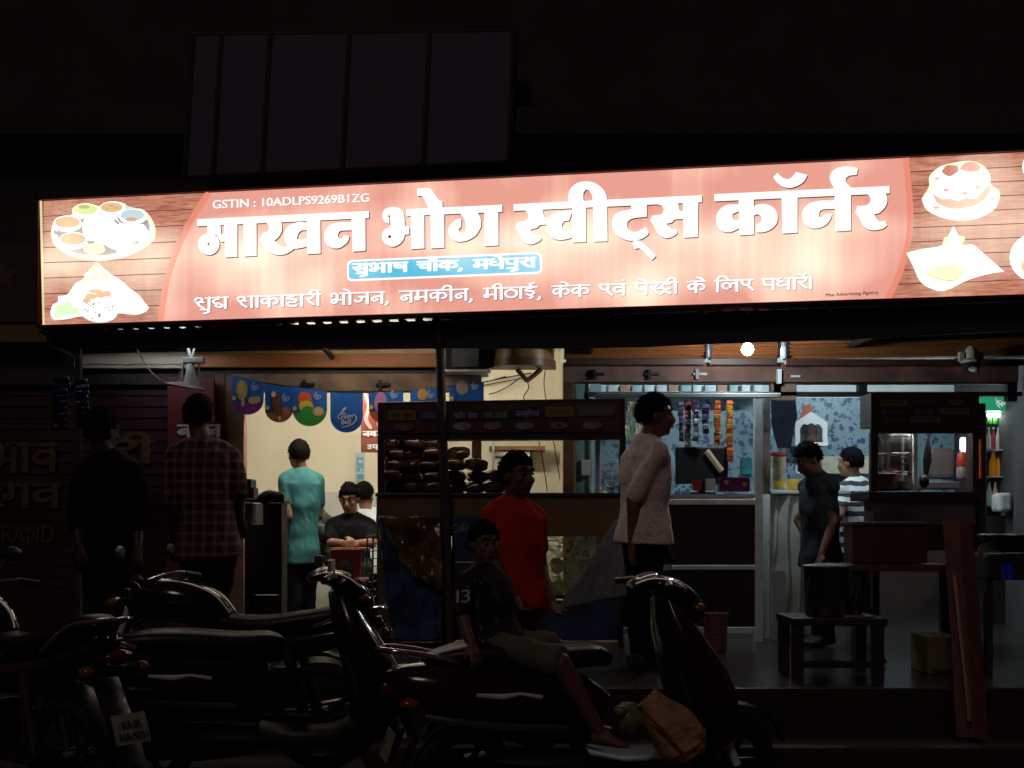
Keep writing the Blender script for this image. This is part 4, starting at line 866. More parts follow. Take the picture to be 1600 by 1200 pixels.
# buns in plastic
M_bun = mat('wrapped bun film', (.07,.030,.015), .13, var=.5, scale=10, bump=.9, coat=.6)
cells = [(c, r) for r in range(5) for c in range(3)]+[(3,0),(3,1),(3,2),(3,3),(4,0),(4,1),(4,2),(5,0),(5,1)]
proto = None
for c, r in cells:
    D2 = D+.26; px = 614+c*31+random.uniform(-3,3)+(6 if c > 2 else 0); py = 762-r*17.5
    if proto is None:
        bm = NB(); vs = ball(bm, (0,0,0), 1, 20)
        for v in bm.verts:
            n_ = noise.noise(v.co*2.3)*.22+noise.noise(v.co*5.)*.09; q = v.co.normalized()
            v.co = Vector((math.copysign(abs(q.x)**.6, q.x), math.copysign(abs(q.y)**.7, q.y), math.copysign(abs(q.z)**.7, q.z)))*(1+n_*.7)
            v.co.x *= .078; v.co.y *= .11; v.co.z *= .043
        bm2 = bm; proto = obj('bun_packet', bm2, M_bun, smooth=True, label='plastic wrapped bun packet stacked behind the stall glass', cat='bun packet', group='bun packets stacked in the left food stall'); o = proto
    else: o = proto.copy(); COL.objects.link(o)
    q = P(px, py, D2); o.location = (q.x, q.y+random.uniform(-.06,.1), q.z-.04); o.rotation_euler = (0, random.uniform(-.12,.12), random.uniform(-.4,.4)); s_ = random.uniform(.94,1.1); o.scale = (s_, s_, s_)

# triangular sheet hanging at the right end of the stall
o = wavy_sheet('grey_sheet', [(962,812),(966,812),(982,930),(870,953)], 7.75, mat('grey blue sheet', (.20,.23,.25), .7, var=.15, scale=3), None, .02, seed=21, fr=2, label='grey triangular sheet hanging between the red shirted youth and the bun stall end', cat='sheet')

# dark desk at the left of the dining room door
th = thing('cash_desk', 'dark desk with pale grey panels left of the teal shirted boy', 'desk', P(412,1004,8.9))
D = 8.9
bm = NB(); pbox(bm, 382, 786, 390, 1004, D, .22); pbox(bm, 411, 786, 440, 929, D, .22); pbox(bm, 390.2, 820, 410.8, 929, D, .22); pbox(bm, 437, 929.2, 440, 1004, D, .22); obj('desk_body', bm, M_dark, th)
bm = NB(); pbox(bm, 376, 779, 444, 785, D-.03, .3); obj('desk_top', bm, M_black, th, bevel=.006)
bm = NB(); pbox(bm, 390, 930, 437, 1002, D+.18, .02); obj('lower_panel', bm, mat('pale blue grey laminate', (.38,.46,.48), .5), th)
bm = NB(); pbox(bm, 390, 787, 411, 820, D+.7, .02); obj('far_panel', bm, mat('pale blue grey laminate', (.38,.46,.48), .5), th)
th = thing('speaker_box', 'small black box standing on the dark desk', 'box', P(385,779,9.1))
bm = NB(); pbox(bm, 378, 748, 392, 778.5, 9.1, .2); obj('box_body', bm, M_black, th, bevel=.01)
bm = NB(); pbox(bm, 393, 762, 397, 778.5, 9.1, .15); obj('red_book', bm, M_red, th)
bm = NB(); vs = ball(bm, P(416,778,8.75), (.07,.06,.045), 18)
for v in bm.verts: v.co += Vector((0,0,1))*noise.noise(v.co*14)*.03
capsule(bm, P(420,772,8.75), P(438,776,8.7), .03, .035); obj('black_bag', bm, M_black, smooth=True, label='lumpy black bag on the dark desk before the teal shirted boy', cat='bag')

# dining table and chairs
th = thing('dining_table', 'red brown dining table under the seated man in black', 'table', P(545,985,9.9))
bm = NB(); pbox(bm, 514, 856, 572, 860, 9.75, .7); obj('table_top', bm, mat('red brown laminate', (.20,.045,.035), .35), th, bevel=.006)
for x in (520, 566):
    for d in (.04, .6): bm = NB(); pbox(bm, x, 860.5, x+3, 985, 9.75+d, .03); obj('leg', bm, M_dark, th)
th = thing('plastic_chair', 'dark red plastic chair with open back in front of the table', 'chair', P(542,1000,9.2))
D = 9.25
bm = NB(); q = [(516,858),(566,858),(562,905),(553,905),(552,884),(548,876),(536,875),(528,880),(526,905),(519,905)]; prism(bm, q, at_depth(D), -.025); obj('backrest', bm, M_red, th, bevel=.006)
bm = NB(); pbox(bm, 516, 906, 565, 912, D-.42, .45); obj('seat', bm, M_red, th, bevel=.008)
for x in (517, 559):
    for d in (-.4, -.01): bm = NB(); pbox(bm, x, 912.5, x+5, 995, D+d, .03); obj('leg', bm, M_red, th)
th = thing('wire_rack', 'thin dark wire rack beside the man in white', 'rack', P(582,980,9.3))
bm = NB(); D = 9.3
for x in (574, 583, 591): tube(bm, P(x, 832+(591-x)*.5, D), P(x-2, 985, D), .007, n=6)
for y in range(838, 985, 12): tube(bm, P(572, y, D), P(592, y-2, D), .004, n=6)
obj('wires', bm, M_wire, th)

# ------------------------------------------------------------------ glass sweets showcase
D = 8.75
sh = thing('glass_showcase', 'tall aluminium framed glass showcase in the sweet shop front', 'showcase', P(1060,1005,D))
for x0, x1, t, b, d in ((1180,1192,622,1003,0), (930,938,622,1003,0), (1178,1186,622,1003,.55), (932,938,622,1003,.55)):
    bm = NB(); pbox(bm, x0, t, x1, b, D+d, .04); obj('upright', bm, M_alu, sh, bevel=.004)
for x0, x1, t, b, d in ((930,1220,614,621,-.002), (938,1180,780,788,-.004), (1050,1180,883,890,-.004), (938,1180,980,990,-.004), (938,1180,615,621,.55)):
    bm = NB(); pbox(bm, x0, t, x1, b, D+d, .042); obj('rail', bm, M_alu, sh, bevel=.004)
bm = NB(); pbox(bm, 938, 621.5, 1180, 779.5, D+.012, .006); obj('front_glass', bm, M_glass, sh)
bm = NB(); pbox(bm, 938, 788.5, 1180, 882.5, D+.012, .02); pbox(bm, 938, 890.5, 1180, 979.5, D+.012, .02); obj('dark_panel', bm, mat('dark purple laminate', (.028,.018,.022), .45), sh)
bm = NB(); pbox(bm, 938, 772, 1178, 777, D+.04, .52); obj('glass_shelf', bm, mat('pale shelf', (.42,.52,.50), .3), sh)
# things hanging and standing in the showcase
def strip(px, y0, y1, wd, cols, D, label, seed):
    random.seed(seed); bm_ = NB(); n = max(4, int((y1-y0)/7)); h = (y1-y0)/n
    for k in range(n):
        a = P(px-wd/2+random.uniform(-1.2,1.2), y0+h*k, D); b = P(px+wd/2, y0+h*(k+.94), D)
        box(bm_, ((a.x+b.x)/2, D+random.uniform(-.01,.01), (a.z+b.z)/2), (b.x-a.x, .022, a.z-b.z), rz=random.uniform(-.5,.5), rx=random.uniform(-.35,.35), mi=random.randrange(len(cols)))
    ms = [mat('sachet foil %.2f %.2f %.2f' % c, c, .25, .25, var=.4, scale=25, bump=.5) for c in cols]
    return obj('sachet_strip', bm_, ms, bevel=.006, label=label, cat='sachet strip', group='sachet strips hanging in the showcase')
pk, pur, wht, ora, yel = (.45,.10,.10), (.10,.06,.16), (.5,.5,.55), (.55,.12,.03), (.60,.34,.04)
strip(1064,628,690,8,[pur,(.1,.1,.12)],D+.25,'black dotted sachet strip, leftmost in the showcase',1)
strip(1075,628,698,10,[pk,wht,pk],D+.3,'pink and white sachet strip next to the leftmost black one',2)
strip(1087,626,690,9,[pur,wht],D+.26,'purple and white sachet strip in the showcase',3)
strip(1103,632,678,11,[pur,(.06,.2,.3),wht],D+.22,'short purple and blue sachet strip in the middle of the showcase',4)
strip(1121,626,696,10,[ora,yel],D+.3,'orange and yellow sachet strip left of the longest one',5)
strip(1140,626,722,11,[ora,yel,ora],D+.27,'longest orange sachet strip in the showcase',6)
random.seed(11)
th = thing('computer_monitor', 'black flat monitor seen from behind in the showcase', 'monitor', P(1098,776,D+.3))
bm = NB(); pbox(bm, 1056, 698, 1138, 756, D+.3, .05); obj('screen_back', bm, mat('dark blue black plastic', (.005,.008,.011), .5), th, bevel=.012)
bm = NB(); pbox(bm, 1092, 750, 1102, 771, D+.36, .03); pbox(bm, 1078, 769, 1116, 771.5, D+.3, .12); obj('monitor_stand', bm, M_black, th)
bm = NB(); sweep(bm, [P(1104,704,D+.28), P(1128,736,D+.28)], [(.022,.006),(.022,.006)], lat=(1,0,.3), n=4); obj('paper_slip', bm, mat('buff card', (.62,.52,.3), .7), label='slanting buff card leaning on the black monitor', cat='card')
bm = NB(); pbox(bm, 1125, 746, 1172, 768, D+.12, .12); o = obj('gift_box', bm, mat('purple red box print', (.22,.03,.15), .3, var=.6, scale=7), label='purple sweet box with yellow hearts behind the showcase glass', cat='box', bevel=.006)
bm = NB(); A = at_depth(D+.112)
for x, y in ((1135,754), (1163,757)): flat(bm, [(x,y+4),(x-4,y-1),(x-2.5,y-4),(x,y-2),(x+2.5,y-4),(x+4,y-1)], A, .0)
obj('heart_print', bm, mat('yellow heart', (.7,.6,.1), .5), o)
bm = NB(); pbox(bm, 1160, 712, 1176, 745, D+.35, .12); obj('snack_bag', bm, mat('teal snack bag', (.05,.32,.38), .3, var=.4, scale=9, bump=.4), label='teal snack bag standing in the right of the showcase', cat='bag', bevel=.02)
bm = NB(); pbox(bm, 1083, 750, 1096, 766, D+.15, .08); obj('red_box', bm, mat('red box', (.5,.06,.04), .4), label='small red box under the black monitor', cat='box', bevel=.004)
bm = NB(); pbox(bm, 1104, 748, 1118, 766, D+.15, .08); obj('white_box', bm, M_white, label='small white box under the black monitor', cat='box', bevel=.004)
# stock seen through the window strip
for i, x in enumerate(range(950, 1196, 19)):
    c = [(.5,.6,.62),(.36,.2,.13),(.30,.42,.44),(.6,.66,.68)][i % 4]; lab = ['pale', 'brown', 'teal', 'white'][i % 4]
    bm = NB(); pbox(bm, x, 599+random.uniform(0,2), x+random.uniform(13,17), 611.5, 11.1, .25)
    obj('stock_carton', bm, mat('carton %d' % (i % 4), c, .55, var=.3, scale=7), label=lab+' carton in the row seen through the narrow window over the showcase', cat='carton', group='cartons on the top shelf', bevel=.004)
bm = NB(); pbox(bm, 940, 611.8, 1206, 616, 11.0, .45); obj('stock_shelf', bm, M_alu, label='metal shelf under the row of cartons', cat='shelf')
bm = NB(); ax = P(978,775,9.7)
th = thing('table_fan', 'pale table fan half hidden behind the man in the white shirt', 'fan', P(962,800,9.9))
bm = NB(); c = P(958,748,9.9); torus(bm, c, .13, .006); torus(bm, c, .07, .004)
for k in range(16): tube(bm, c+Vector((math.cos(k*math.pi/8)*.02, 0, math.sin(k*math.pi/8)*.02)), c+Vector((math.cos(k*math.pi/8)*.13, 0, math.sin(k*math.pi/8)*.13)), .002, n=5)
obj('guard', bm, M_steel, th)
bm = NB()
for k in range(3):
    a = k*2.09+.3; ball(bm, c+Vector((math.cos(a)*.06, .02, math.sin(a)*.06)), (.055,.008,.04), 14, Matrix.Rotation(-a, 4, 'Y'))
obj('blades', bm, mat('grey blade', (.3,.36,.42), .4), th, smooth=True)
bm = NB(); tube(bm, c+Vector((0,.06,0)), c+Vector((0,.06,-.35)), .018); lathe(bm, c+Vector((0,.06,-.37)), [(.1,0),(.09,.02),(.02,.03)]); obj('stand', bm, M_black, th)
bm = NB(); pbox(bm, 908, 718, 922, 743, YF+.0, .05); obj('switch_box', bm, mat('ivory switch box', (.5,.5,.42), .5), label='ivory switch box on the teal door jamb', cat='switch box', bevel=.006)
bm = NB(); pbox(bm, 923, 600, 940, 775, 10.6, .4); obj('steel_cabinet', bm, mat('blue grey cabinet', (.22,.30,.36), .4, var=.3, scale=4), label='blue grey steel cabinet behind the teal jamb', cat='cabinet', bevel=.006)

# ------------------------------------------------------------------ behind the sweet shop counter
th = thing('steel_column', 'bright narrow steel door edge right of the showcase', 'column', P(1198,1000,9.1))
bm = NB(); pbox(bm, 1192, 620, 1204, 772, 9.1, .06); obj('bright_edge', bm, M_steel, th, bevel=.004)
bm = NB(); pbox(bm, 1192, 772.5, 1203, 1003, 9.1, .06); obj('lower_edge', bm, M_alu, th, bevel=.004)
bm = NB(); rows = []; D = 9.2
for j in range(25):
    z = CAM_Z+(HZ-770)*D/F+(FLOOR-.0-(CAM_Z+(HZ-770)*D/F))*j/24; r = []
    for i in range(41):
        u = i/40; fold = math.sin(u*19+j*.12+2*noise.noise(Vector((u*3, j*.1, 2))))*.035*(.25+j/24); x = X(1204,D)+u*(X(1266,D)-X(1204,D))
        r.append(bm.verts.new((x+fold*.3, D-.06*math.sin(u*math.pi)-fold, z)))
    rows.append(r)
for j in range(24):
    for i in range(40): bm.faces.new((rows[j][i], rows[j+1][i], rows[j+1][i+1], rows[j][i+1]))
cl = thing('covered_counter', 'counter hung with a folded pale silvery cloth beside the showcase', 'counter', P(1232,1005,9.2))
o = obj('cloth', bm, mat('silvery cloth', (.46,.52,.48), .35, .2, var=.3, scale=4), cl, smooth=True); o.modifiers.new('solid', 'SOLIDIFY').thickness = .006
bm = NB(); pbox(bm, 1192, 766, 1330, 772, D-.08, .6); obj('counter_top', bm, M_alu, cl, bevel=.006)
bm = NB(); pbox(bm, 1206, 892, 1228, 1000, D-.16, .02); obj('leaning_sheet', bm, mat('pale grey board', (.4,.44,.42), .6, var=.2, scale=3), label='pale grey board leaning on the silvery counter cloth', cat='board', bevel=.003)
th = thing('wall_shrine', 'small white arched shrine on the blue flowered wall', 'shrine', P(1268,696,11.3))
D = 11.25
out = [(1243,696),(1243,660),(1268,643),(1293,660),(1293,696)]; hole = [(1250,689),(1250,670),(1254,664),(1258,662),(1262,664),(1266,661),(1270,661),(1274,664),(1278,662),(1282,664),(1286,670),(1286,689)]
bm = NB(); prism(bm, [(1243,696),(1243,660),(1268,643),(1293,660),(1293,696),(1286,689)]+hole[::-1][1:]+[], at_depth(D), -.03); obj('arched_front', bm, mat('white shrine paint', (.8,.8,.82), .5), th)
bm = NB(); pbox(bm, 1246, 660, 1290, 690, D+.24, .02); obj('back_board', bm, mat('shrine inside', (.10,.07,.08), .6), th)
bm = NB(); pbox(bm, 1242, 691, 1294, 696, D-.03, .28); obj('shelf', bm, mat('white shrine paint', (.8,.8,.82), .5), th)
bm = NB(); lathe(bm, P(1270,690,D+.12), [(.05,0),(.06,.02),(.035,.06),(.05,.1),(.03,.14),(.01,.16)], 16); obj('idol', bm, mat('tarnished brass', (.2,.12,.09), .35, .6), th, smooth=True)
bm = NB(); c = P(1262,644,D); prism(bm, [(1250,652),(1258,634),(1266,630),(1270,643),(1262,650)], at_depth(D+.05), -.02); obj('red_cloth', bm, mat('red cloth', (.42,.09,.06), .8), label='red cloth bundle on top of the white shrine', cat='cloth')
bm = NB(); prism(bm, [(1206,625),(1243,624),(1246,650),(1240,672),(1236,700),(1216,700),(1210,680),(1206,660)], at_depth(10.9), -.03); obj('dark_garment', bm, mat('dark cloth', (.008,.008,.014), .9, spec=.05, var=.4, scale=6), label='dark garment hanging left of the white shrine', cat='garment')
bm = NB(); pbox(bm, 1208, 712, 1229, 765, 9.3, .12); o = obj('biscuit_jar', bm, mat('clear jar of biscuits', (.55,.5,.35), .25, var=.5, scale=13, bump=.4), label='tall clear jar of pale biscuits on the counter', cat='jar', bevel=.012)
bm = NB(); pbox(bm, 1207, 706, 1230, 711.5, 9.29, .14); obj('red_lid', bm, mat('red lid', (.45,.06,.04), .4), o, bevel=.004)
bm = NB(); pbox(bm, 1209, 751, 1224, 762, 9.285, .01); obj('yellow_label', bm, mat('yellow print', (.7,.48,.05), .5), o)
bm = NB(); pbox(bm, 1238, 748, 1276, 765, 9.35, .25); obj('yellow_tray', bm, mat('yellow carton', (.60,.38,.05), .5, var=.3, scale=9), label='yellow carton on the counter beside the biscuit jar', cat='carton', bevel=.004)
bm = NB(); pbox(bm, 1243, 741, 1280, 747.5, 9.4, .2); obj('blue_book', bm, mat('blue book', (.08,.22,.5), .5), label='blue book lying on the yellow carton', cat='book', bevel=.003)
bm = NB(); pbox(bm, 1245, 712, 1262, 740, 9.9, .03); obj('framed_notice', bm, M_white, label='white framed notice behind the man in the dark shirt', cat='notice')
bm = NB(); pbox(bm, 1284, 713, 1364, 740, 11.3, .2); obj('cream_box', bm, mat('cream carton', (.55,.5,.38), .6, var=.3, scale=5), label='long cream carton on the ledge behind the striped boy', cat='carton', bevel=.004)

# ------------------------------------------------------------------ right food stall
D = 7.95
rs = thing('snack_stall', 'tall dark food stall holding a steel steamer at right', 'food stall', P(1448,1027,D))
bm = NB(); pbox(bm, 1361, 614, 1530, 666, D+.03, .25); pbox(bm, 1361, 614, 1530, 677, D, .028); hd = obj('header', bm, M_hb, rs)
bm = NB(); tube(bm, P(1380,669,D+.06), P(1512,669,D+.06), .008); obj('hidden_light', bm, mat('strip lamp glow', (1,.96,.86), emit=60), rs)
for i, (x0, y0, x1, y1, c) in enumerate(((1376,625,1417,634,(.16,.12,.04)), (1424,625,1462,634,(.05,.05,.12)), (1482,625,1505,633,(.12,.10,.10)), (1379,640,1414,647,(.10,.09,.10)), (1430,640,1458,647,(.09,.09,.12)), (1470,638,1514,647,(.18,.12,.05)), (1384,652,1414,660,(.10,.06,.05)), (1422,651,1469,660,(.16,.10,.12)))):
    bm = NB(); pbox(bm, x0, y0, x1, y1, D-.006, .004); t = obj('menu_tag', bm, mat('stall tag %d' % i, c, .5), hd)
    bm = NB(); A = at_depth(D-.008); ym = (y0+y1)/2; stroke(bm, [(x0+4,ym-2,.9),(x1-4,ym-2,.9)], A, .001)
    for q in range(int(x0)+5, int(x1)-4, 4): stroke(bm, [(q,ym-2,.9),(q+.8,ym,.9),(q,ym+2,.9)], A, .001)
    obj('tag_lettering', bm, mat('stall tag letters', (.02,.015,.015) if c[0] > .15 else (.25,.2,.18), .6), t)
for x, d in ((1361,0), (1364,.25), (1520,0), (1519,.25)):
    bm = NB(); pbox(bm, x, 676, x+11 if d == 0 else x+8, 768, D+d, .05); obj('corner_post', bm, M_hb, rs)
bm = NB(); pbox(bm, 1428, 676, 1434, 768, D, .03); obj('glass_divider', bm, M_alu, rs)
bm = NB(); pbox(bm, 1372, 676.5, 1427, 767, D+.012, .006); pbox(bm, 1435, 676.5, 1519, 767, D+.012, .006); obj('front_glass', bm, M_glass, rs)
bm = NB(); pbox(bm, 1358, 768, 1532, 782, D-.02, .45); obj('counter_top', bm, M_hb, rs, bevel=.006)
bm = NB(); pbox(bm, 1365, 782.5, 1524, 818, D+.02, .22); obj('steel_front', bm, mat('dull steel front', (.26,.25,.25), .32, .8, var=.5, scale=3), rs)
bm = NB(); pbox(bm, 1361, 818.5, 1530, 860, D, .25); obj('body_panel', bm, M_hb, rs)
for x in (1364, 1515):
    for d in (0, .5): bm = NB(); pbox(bm, x, 860.5, x+10, 1025, D+d, .05); obj('leg', bm, M_hb, rs)
bm = NB(); pbox(bm, 1531, 630, 1540, 830, D, .25); obj('side_leaf', bm, mat('side leaf', (.05,.035,.03), .5), rs)
bm = NB(); pbox(bm, 1532, 686, 1535, 748, D-.03, .03); obj('orange_handle', bm, mat('orange handle', (.65,.16,.03), .3), rs)
D3 = D+.22
th = thing('steamer_pot', 'tall tiered steel steamer pot in the right stall', 'pot', P(1400,766,D3))
c = P(1400,766,D3)
bm = NB(); pr = []
for k in range(3): z0 = k*.125; pr += [(.112,z0),(.115,z0+.006),(.115,z0+.10),(.120,z0+.107),(.120,z0+.118)]
lathe(bm, c, pr+[(.11,.376)], 40); obj('tiers', bm, mat('bright steel', (.62,.66,.66), .26, 1., var=.2, scale=7), th, smooth=True, angle=30)
bm = NB(); lathe(bm, c+Vector((0,0,.377)), [(.12,0),(.118,.015),(.06,.05),(.015,.055),(.015,.07),(.02,.085),(.005,.09)], 32); obj('lid', bm, M_steel, th, smooth=True)
bm = NB(); torus(bm, c+Vector((.01,-.125,.19)), .022, .006); obj('handle', bm, M_black, th)
bm = NB(); c = P(1385,767,D+.12); lathe(bm, c, [(.08,0),(.09,.01),(.09,.11),(.085,.115)], 24); obj('red_tin', bm, mat('dark red tin', (.12,.035,.03), .45, var=.4, scale=6), label='dark red tin in front of the steamer pot', cat='tin', smooth=True)
bm = NB(); c = P(1412,766,D+.1); lathe(bm, c, [(.03,0),(.055,.02),(.07,.06),(.072,.06)], 24); obj('steel_bowl', bm, M_steel, label='small shiny bowl before the steamer pot', cat='bowl', smooth=True)
th = thing('ladle', 'long dark ladle hanging inside the right stall', 'ladle', P(1452,758,D+.1))
bm = NB(); sweep(bm, [P(1450,682,D+.1), P(1449,720,D+.1), P(1446,745,D+.1)], [(.012,.006),(.03,.006),(.012,.008)], lat=(1,0,0), n=8); obj('handle', bm, M_black, th)
bm = NB(); ball(bm, P(1444,752,D+.1), (.034,.03,.045), 16); obj('scoop', bm, M_black, th, smooth=True)
bm = NB(); pbox(bm, 1452, 700, 1494, 748, D+.4, .1); obj('grey_bag', bm, mat('grey cloth bag', (.13,.12,.13), .8, var=.3, scale=5, bump=.4), label='grey bag standing inside the right stall', cat='bag', bevel=.03)
th = thing('sauce_bottle', 'red topped sauce bottle at the right of the stall glass', 'bottle', P(1503,748,D+.3))
c = P(1503,748,D+.3)
bm = NB(); lathe(bm, c, [(.03,0),(.036,.01),(.036,.07),(.03,.08)], 20); obj('body', bm, mat('smoky plastic', (.3,.28,.28), .3), th, smooth=True)
bm = NB(); lathe(bm, c+Vector((0,0,.081)), [(.033,0),(.036,.06),(.03,.09),(.012,.10)], 20); obj('red_top', bm, mat('red sauce', (.5,.05,.03), .35), th, smooth=True)
th = thing('green_bottle', 'dark green bottle beside the red topped sauce bottle', 'bottle', P(1521,742,D+.35))
c = P(1519,745,D+.33)
bm = NB(); lathe(bm, c, [(.028,0),(.032,.01),(.032,.10),(.012,.17),(.012,.22)], 20); obj('glass', bm, mat('green glass', (.02,.09,.03), .1, spec=.8), th, smooth=True)
bm = NB(); lathe(bm, c+Vector((0,0,.221)), [(.014,0),(.014,.02)], 12); obj('cap', bm, M_white, th)
bm = NB(); pbox(bm, 1440, 752, 1500, 764, D+.2, .25); obj('steel_tray', bm, mat('lilac steel tray', (.35,.34,.42), .3, .6), label='shallow steel tray on the right stall counter', cat='tray', bevel=.008)

# drinks fridge
D = 10.4
fr = thing('drinks_fridge', 'lit drinks fridge with green header at the right end', 'fridge', P(1560,1000,D))
for x0, x1, t, b, n_ in ((1526,1541,648,812,'side_panel'), (1572,1584,648,812,'side_panel'), (1526,1584,806,985,'lower_panel')):
    bm = NB(); pbox(bm, x0, t, x1, b, D, .5); obj(n_, bm, M_dark, fr)
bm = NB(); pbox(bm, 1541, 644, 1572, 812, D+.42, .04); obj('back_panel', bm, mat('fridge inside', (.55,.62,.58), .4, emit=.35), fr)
bm = NB(); pbox(bm, 1524, 620, 1588, 642, D-.01, .4); hd = obj('header', bm, mat('green header', (.015,.25,.10), .4, emit=.55), fr)
bm = NB(); latin(bm, 'Sprite', 1558, 634, 1590, 629.5, 8.5, at_depth(D-.012), .002); latin(bm, 'Sprite', 1558.4, 634, 1590.4, 629.5, 8.5, at_depth(D-.012), .003); obj('header_lettering', bm, mat('white header print', (.8,.85,.82), .5, emit=.35), hd)
bm = NB(); stroke(bm, [(1556,622,1.2),(1558,632,1.2),(1563,638,1.2)], at_depth(D-.012), .002); obj('header_outline', bm, mat('white header print', (.8,.85,.82), .5, emit=.35), hd)
for y in (703, 745, 790): bm = NB(); pbox(bm, 1541, y-1, 1572, y+1, D+.05, .36); obj('shelf', bm, M_alu, fr)
random.seed(3)
def bottle(px, y, h, r, c, lab, grp='bottles in the drinks fridge', Dz=0):
    c0 = P(px, y-1.2, D+.15+Dz); bm_ = NB(); k = h
    lathe(bm_, c0, [(r*.9,0),(r,.01),(r,k*.55),(r*.4,k*.8),(r*.4,k*.92)], 16)
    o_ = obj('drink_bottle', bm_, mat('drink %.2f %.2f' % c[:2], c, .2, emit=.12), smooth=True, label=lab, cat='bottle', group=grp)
    bm_ = NB(); lathe(bm_, c0+Vector((0,0,k*.921)), [(r*.45,0),(r*.45,k*.08)], 12); obj('cap', bm_, M_white, o_)
for i in range(4): bottle(1545+i*7.2, 703, .19, .019, (.35,.04,.06) if i % 2 else (.5,.45,.46), ['pale', 'dark red'][i % 2]+' small bottle on the upper fridge shelf')
for i, x in enumerate((1552,1563)): bottle(x, 745, .22, .035, (.70,.28,.02), 'fat orange bottle on the middle fridge shelf')
for i in range(3): bottle(1546+i*9, 790, .2, .022, (.62,.5,.3) if i else (.3,.5,.4), 'buff bottle on the lower fridge shelf' if i else 'green tinted bottle on the lower fridge shelf')
for i in range(3): bottle(1546+i*9, 664, .10, .02, (.10,.4,.08), 'short green bottle on the top fridge shelf')
th = thing('fridge_lamp', 'glowing strip lamp inside the drinks fridge', 'lamp', P(1556,648,D+.3))
bm = NB(); tube(bm, P(1543,649,D+.12), P(1570,649,D+.12), .012); obj('strip', bm, mat('fridge lamp glow', (.85,1,.95), emit=40), th)
th = thing('wall_lamp', 'bright lamp glowing behind the right stall glass', 'lamp', P(1508,700,D+.2))
bm = NB(); pbox(bm, 1503, 686, 1515, 702, D-.2, .04); obj('lit_face', bm, mat('lamp face glow', (.95,1,.95), emit=10), th)
bm = NB(); pbox(bm, 1502, 683, 1519, 707, D-.15, .04); obj('back_box', bm, M_white, th)
bm = NB(); pbox(bm, 1562, 770, 1583, 800, D-.25, .2); obj('white_sack', bm, mat('white printed bag', (.6,.58,.56), .6, var=.25, scale=6, bump=.3), label='white printed bag leaning in front of the fridge', cat='bag', bevel=.03)

# ------------------------------------------------------------------ cooking things out front at right
th = thing('stool_table', 'low dark wooden stool carrying the big black pot', 'stool', P(1312,1072,6.75))
D = 6.8
bm = NB(); a = P(1238,964,D); b = P(1388,970,D); box2(bm, (a.x,D,.80), (b.x,D+.42,.84)); obj('seat', bm, mat('sooty wood', (.03,.022,.018), .5), th, bevel=.006)
for x in (1240, 1366):
    for d in (.01, .36): a = P(x, 970, D); bm = NB(); box2(bm, (a.x,D+d,FLOOR), (a.x+.06,D+d+.05,.799)); obj('leg', bm, mat('sooty wood', (.03,.022,.018), .5), th)
bm = NB(); a = P(1254,1050,D); b = P(1366,1050,D); box2(bm, (a.x,D+.02,.56), (b.x,D+.05,.60)); obj('stretcher', bm, mat('sooty wood', (.03,.022,.018), .5), th)
th = thing('cooking_pot', 'tall black cooking pot with a steel lid on the low stool', 'pot', (P(1290,962,D+.2).x, D+.2, .841))
c = Vector((P(1292,962,D+.2).x, D+.2, .841))
bm = NB(); lathe(bm, c, [(.12,0),(.128,.015),(.128,.27),(.133,.28)], 36); obj('body', bm, mat('sooty steel', (.16,.16,.16), .25, .9), th, smooth=True, angle=30)
bm = NB(); lathe(bm, c+Vector((0,0,.281)), [(.14,0),(.14,.008),(.05,.02),(.01,.022)], 36); obj('lid', bm, M_steel, th, smooth=True)
bm = NB(); c = P(1354,965,D+.15); pbox(bm, 1328, 958, 1336, 968, D-.004, .003)
bm.free(); bm = NB(); box2(bm, (P(1322,0,D).x,D+.03,.841), (P(1370,0,D).x,D+.3,.852)); obj('steel_plate', bm, mat('bluish steel', (.4,.48,.55), .3, .8), label='bluish steel plate on the low stool beside the pot', cat='plate', bevel=.003)
th = thing('cooking_bench', 'brown wooden bench with a boxed front behind the low stool', 'bench', P(1405,1040,7.4))
D = 7.3
bm = NB(); pbox(bm, 1330, 815, 1448, 820, D-.02, .25); obj('bench_top', bm, mat('steel top', (.3,.3,.3), .35, .8), th, bevel=.004)
bm = NB(); pbox(bm, 1332, 820.5, 1450, 880, D, .2); obj('boxed_front', bm, mat('brown ply', (.065,.03,.015), .55, var=.3, scale=4), th, bevel=.006)
bm = NB(); pbox(bm, 1328, 882, 1486, 893, D-.04, .3); obj('lower_board', bm, mat('brown board', (.12,.055,.03), .55, var=.3, scale=4), th, bevel=.006)
for x in (1334, 1472):
    for d in (0, .4): bm = NB(); a = P(x, 893.5, D+d); box2(bm, (a.x,D+d,FLOOR), (a.x+.05,D+d+.05,a.z)); obj('leg', bm, M_dark, th)
th = thing('leaning_plank', 'tall rough reddish plank leaning at the right of the steps', 'plank', P(1518,1160,6.28))
bm = NB(); sweep(bm, [(P(1520,1165,6.26).x,6.26,.26), P(1510,1000,6.6), P(1496,816,7.0)], [(.085,.03)]*3, lat=(1,0,0), n=4)
obj('board', bm, mat('red brown rough wood', (.10,.03,.02), .7, var=.5, scale=6, stretch=(4,4,.4), bump=.3), th, bevel=.004)
bm = NB(); sweep(bm, [(P(1507,1110,6.3).x,6.22,.36), P(1492,900,6.72)], [(.012,.012)]*2, lat=(1,0,0), n=4); obj('splint', bm, mat('pale batten', (.25,.16,.09), .7), th)
th = thing('frying_pan', 'wide dark frying pan with a bright rim at the right edge', 'pan', P(1578,850,7.1))
c = P(1580,852,7.2)
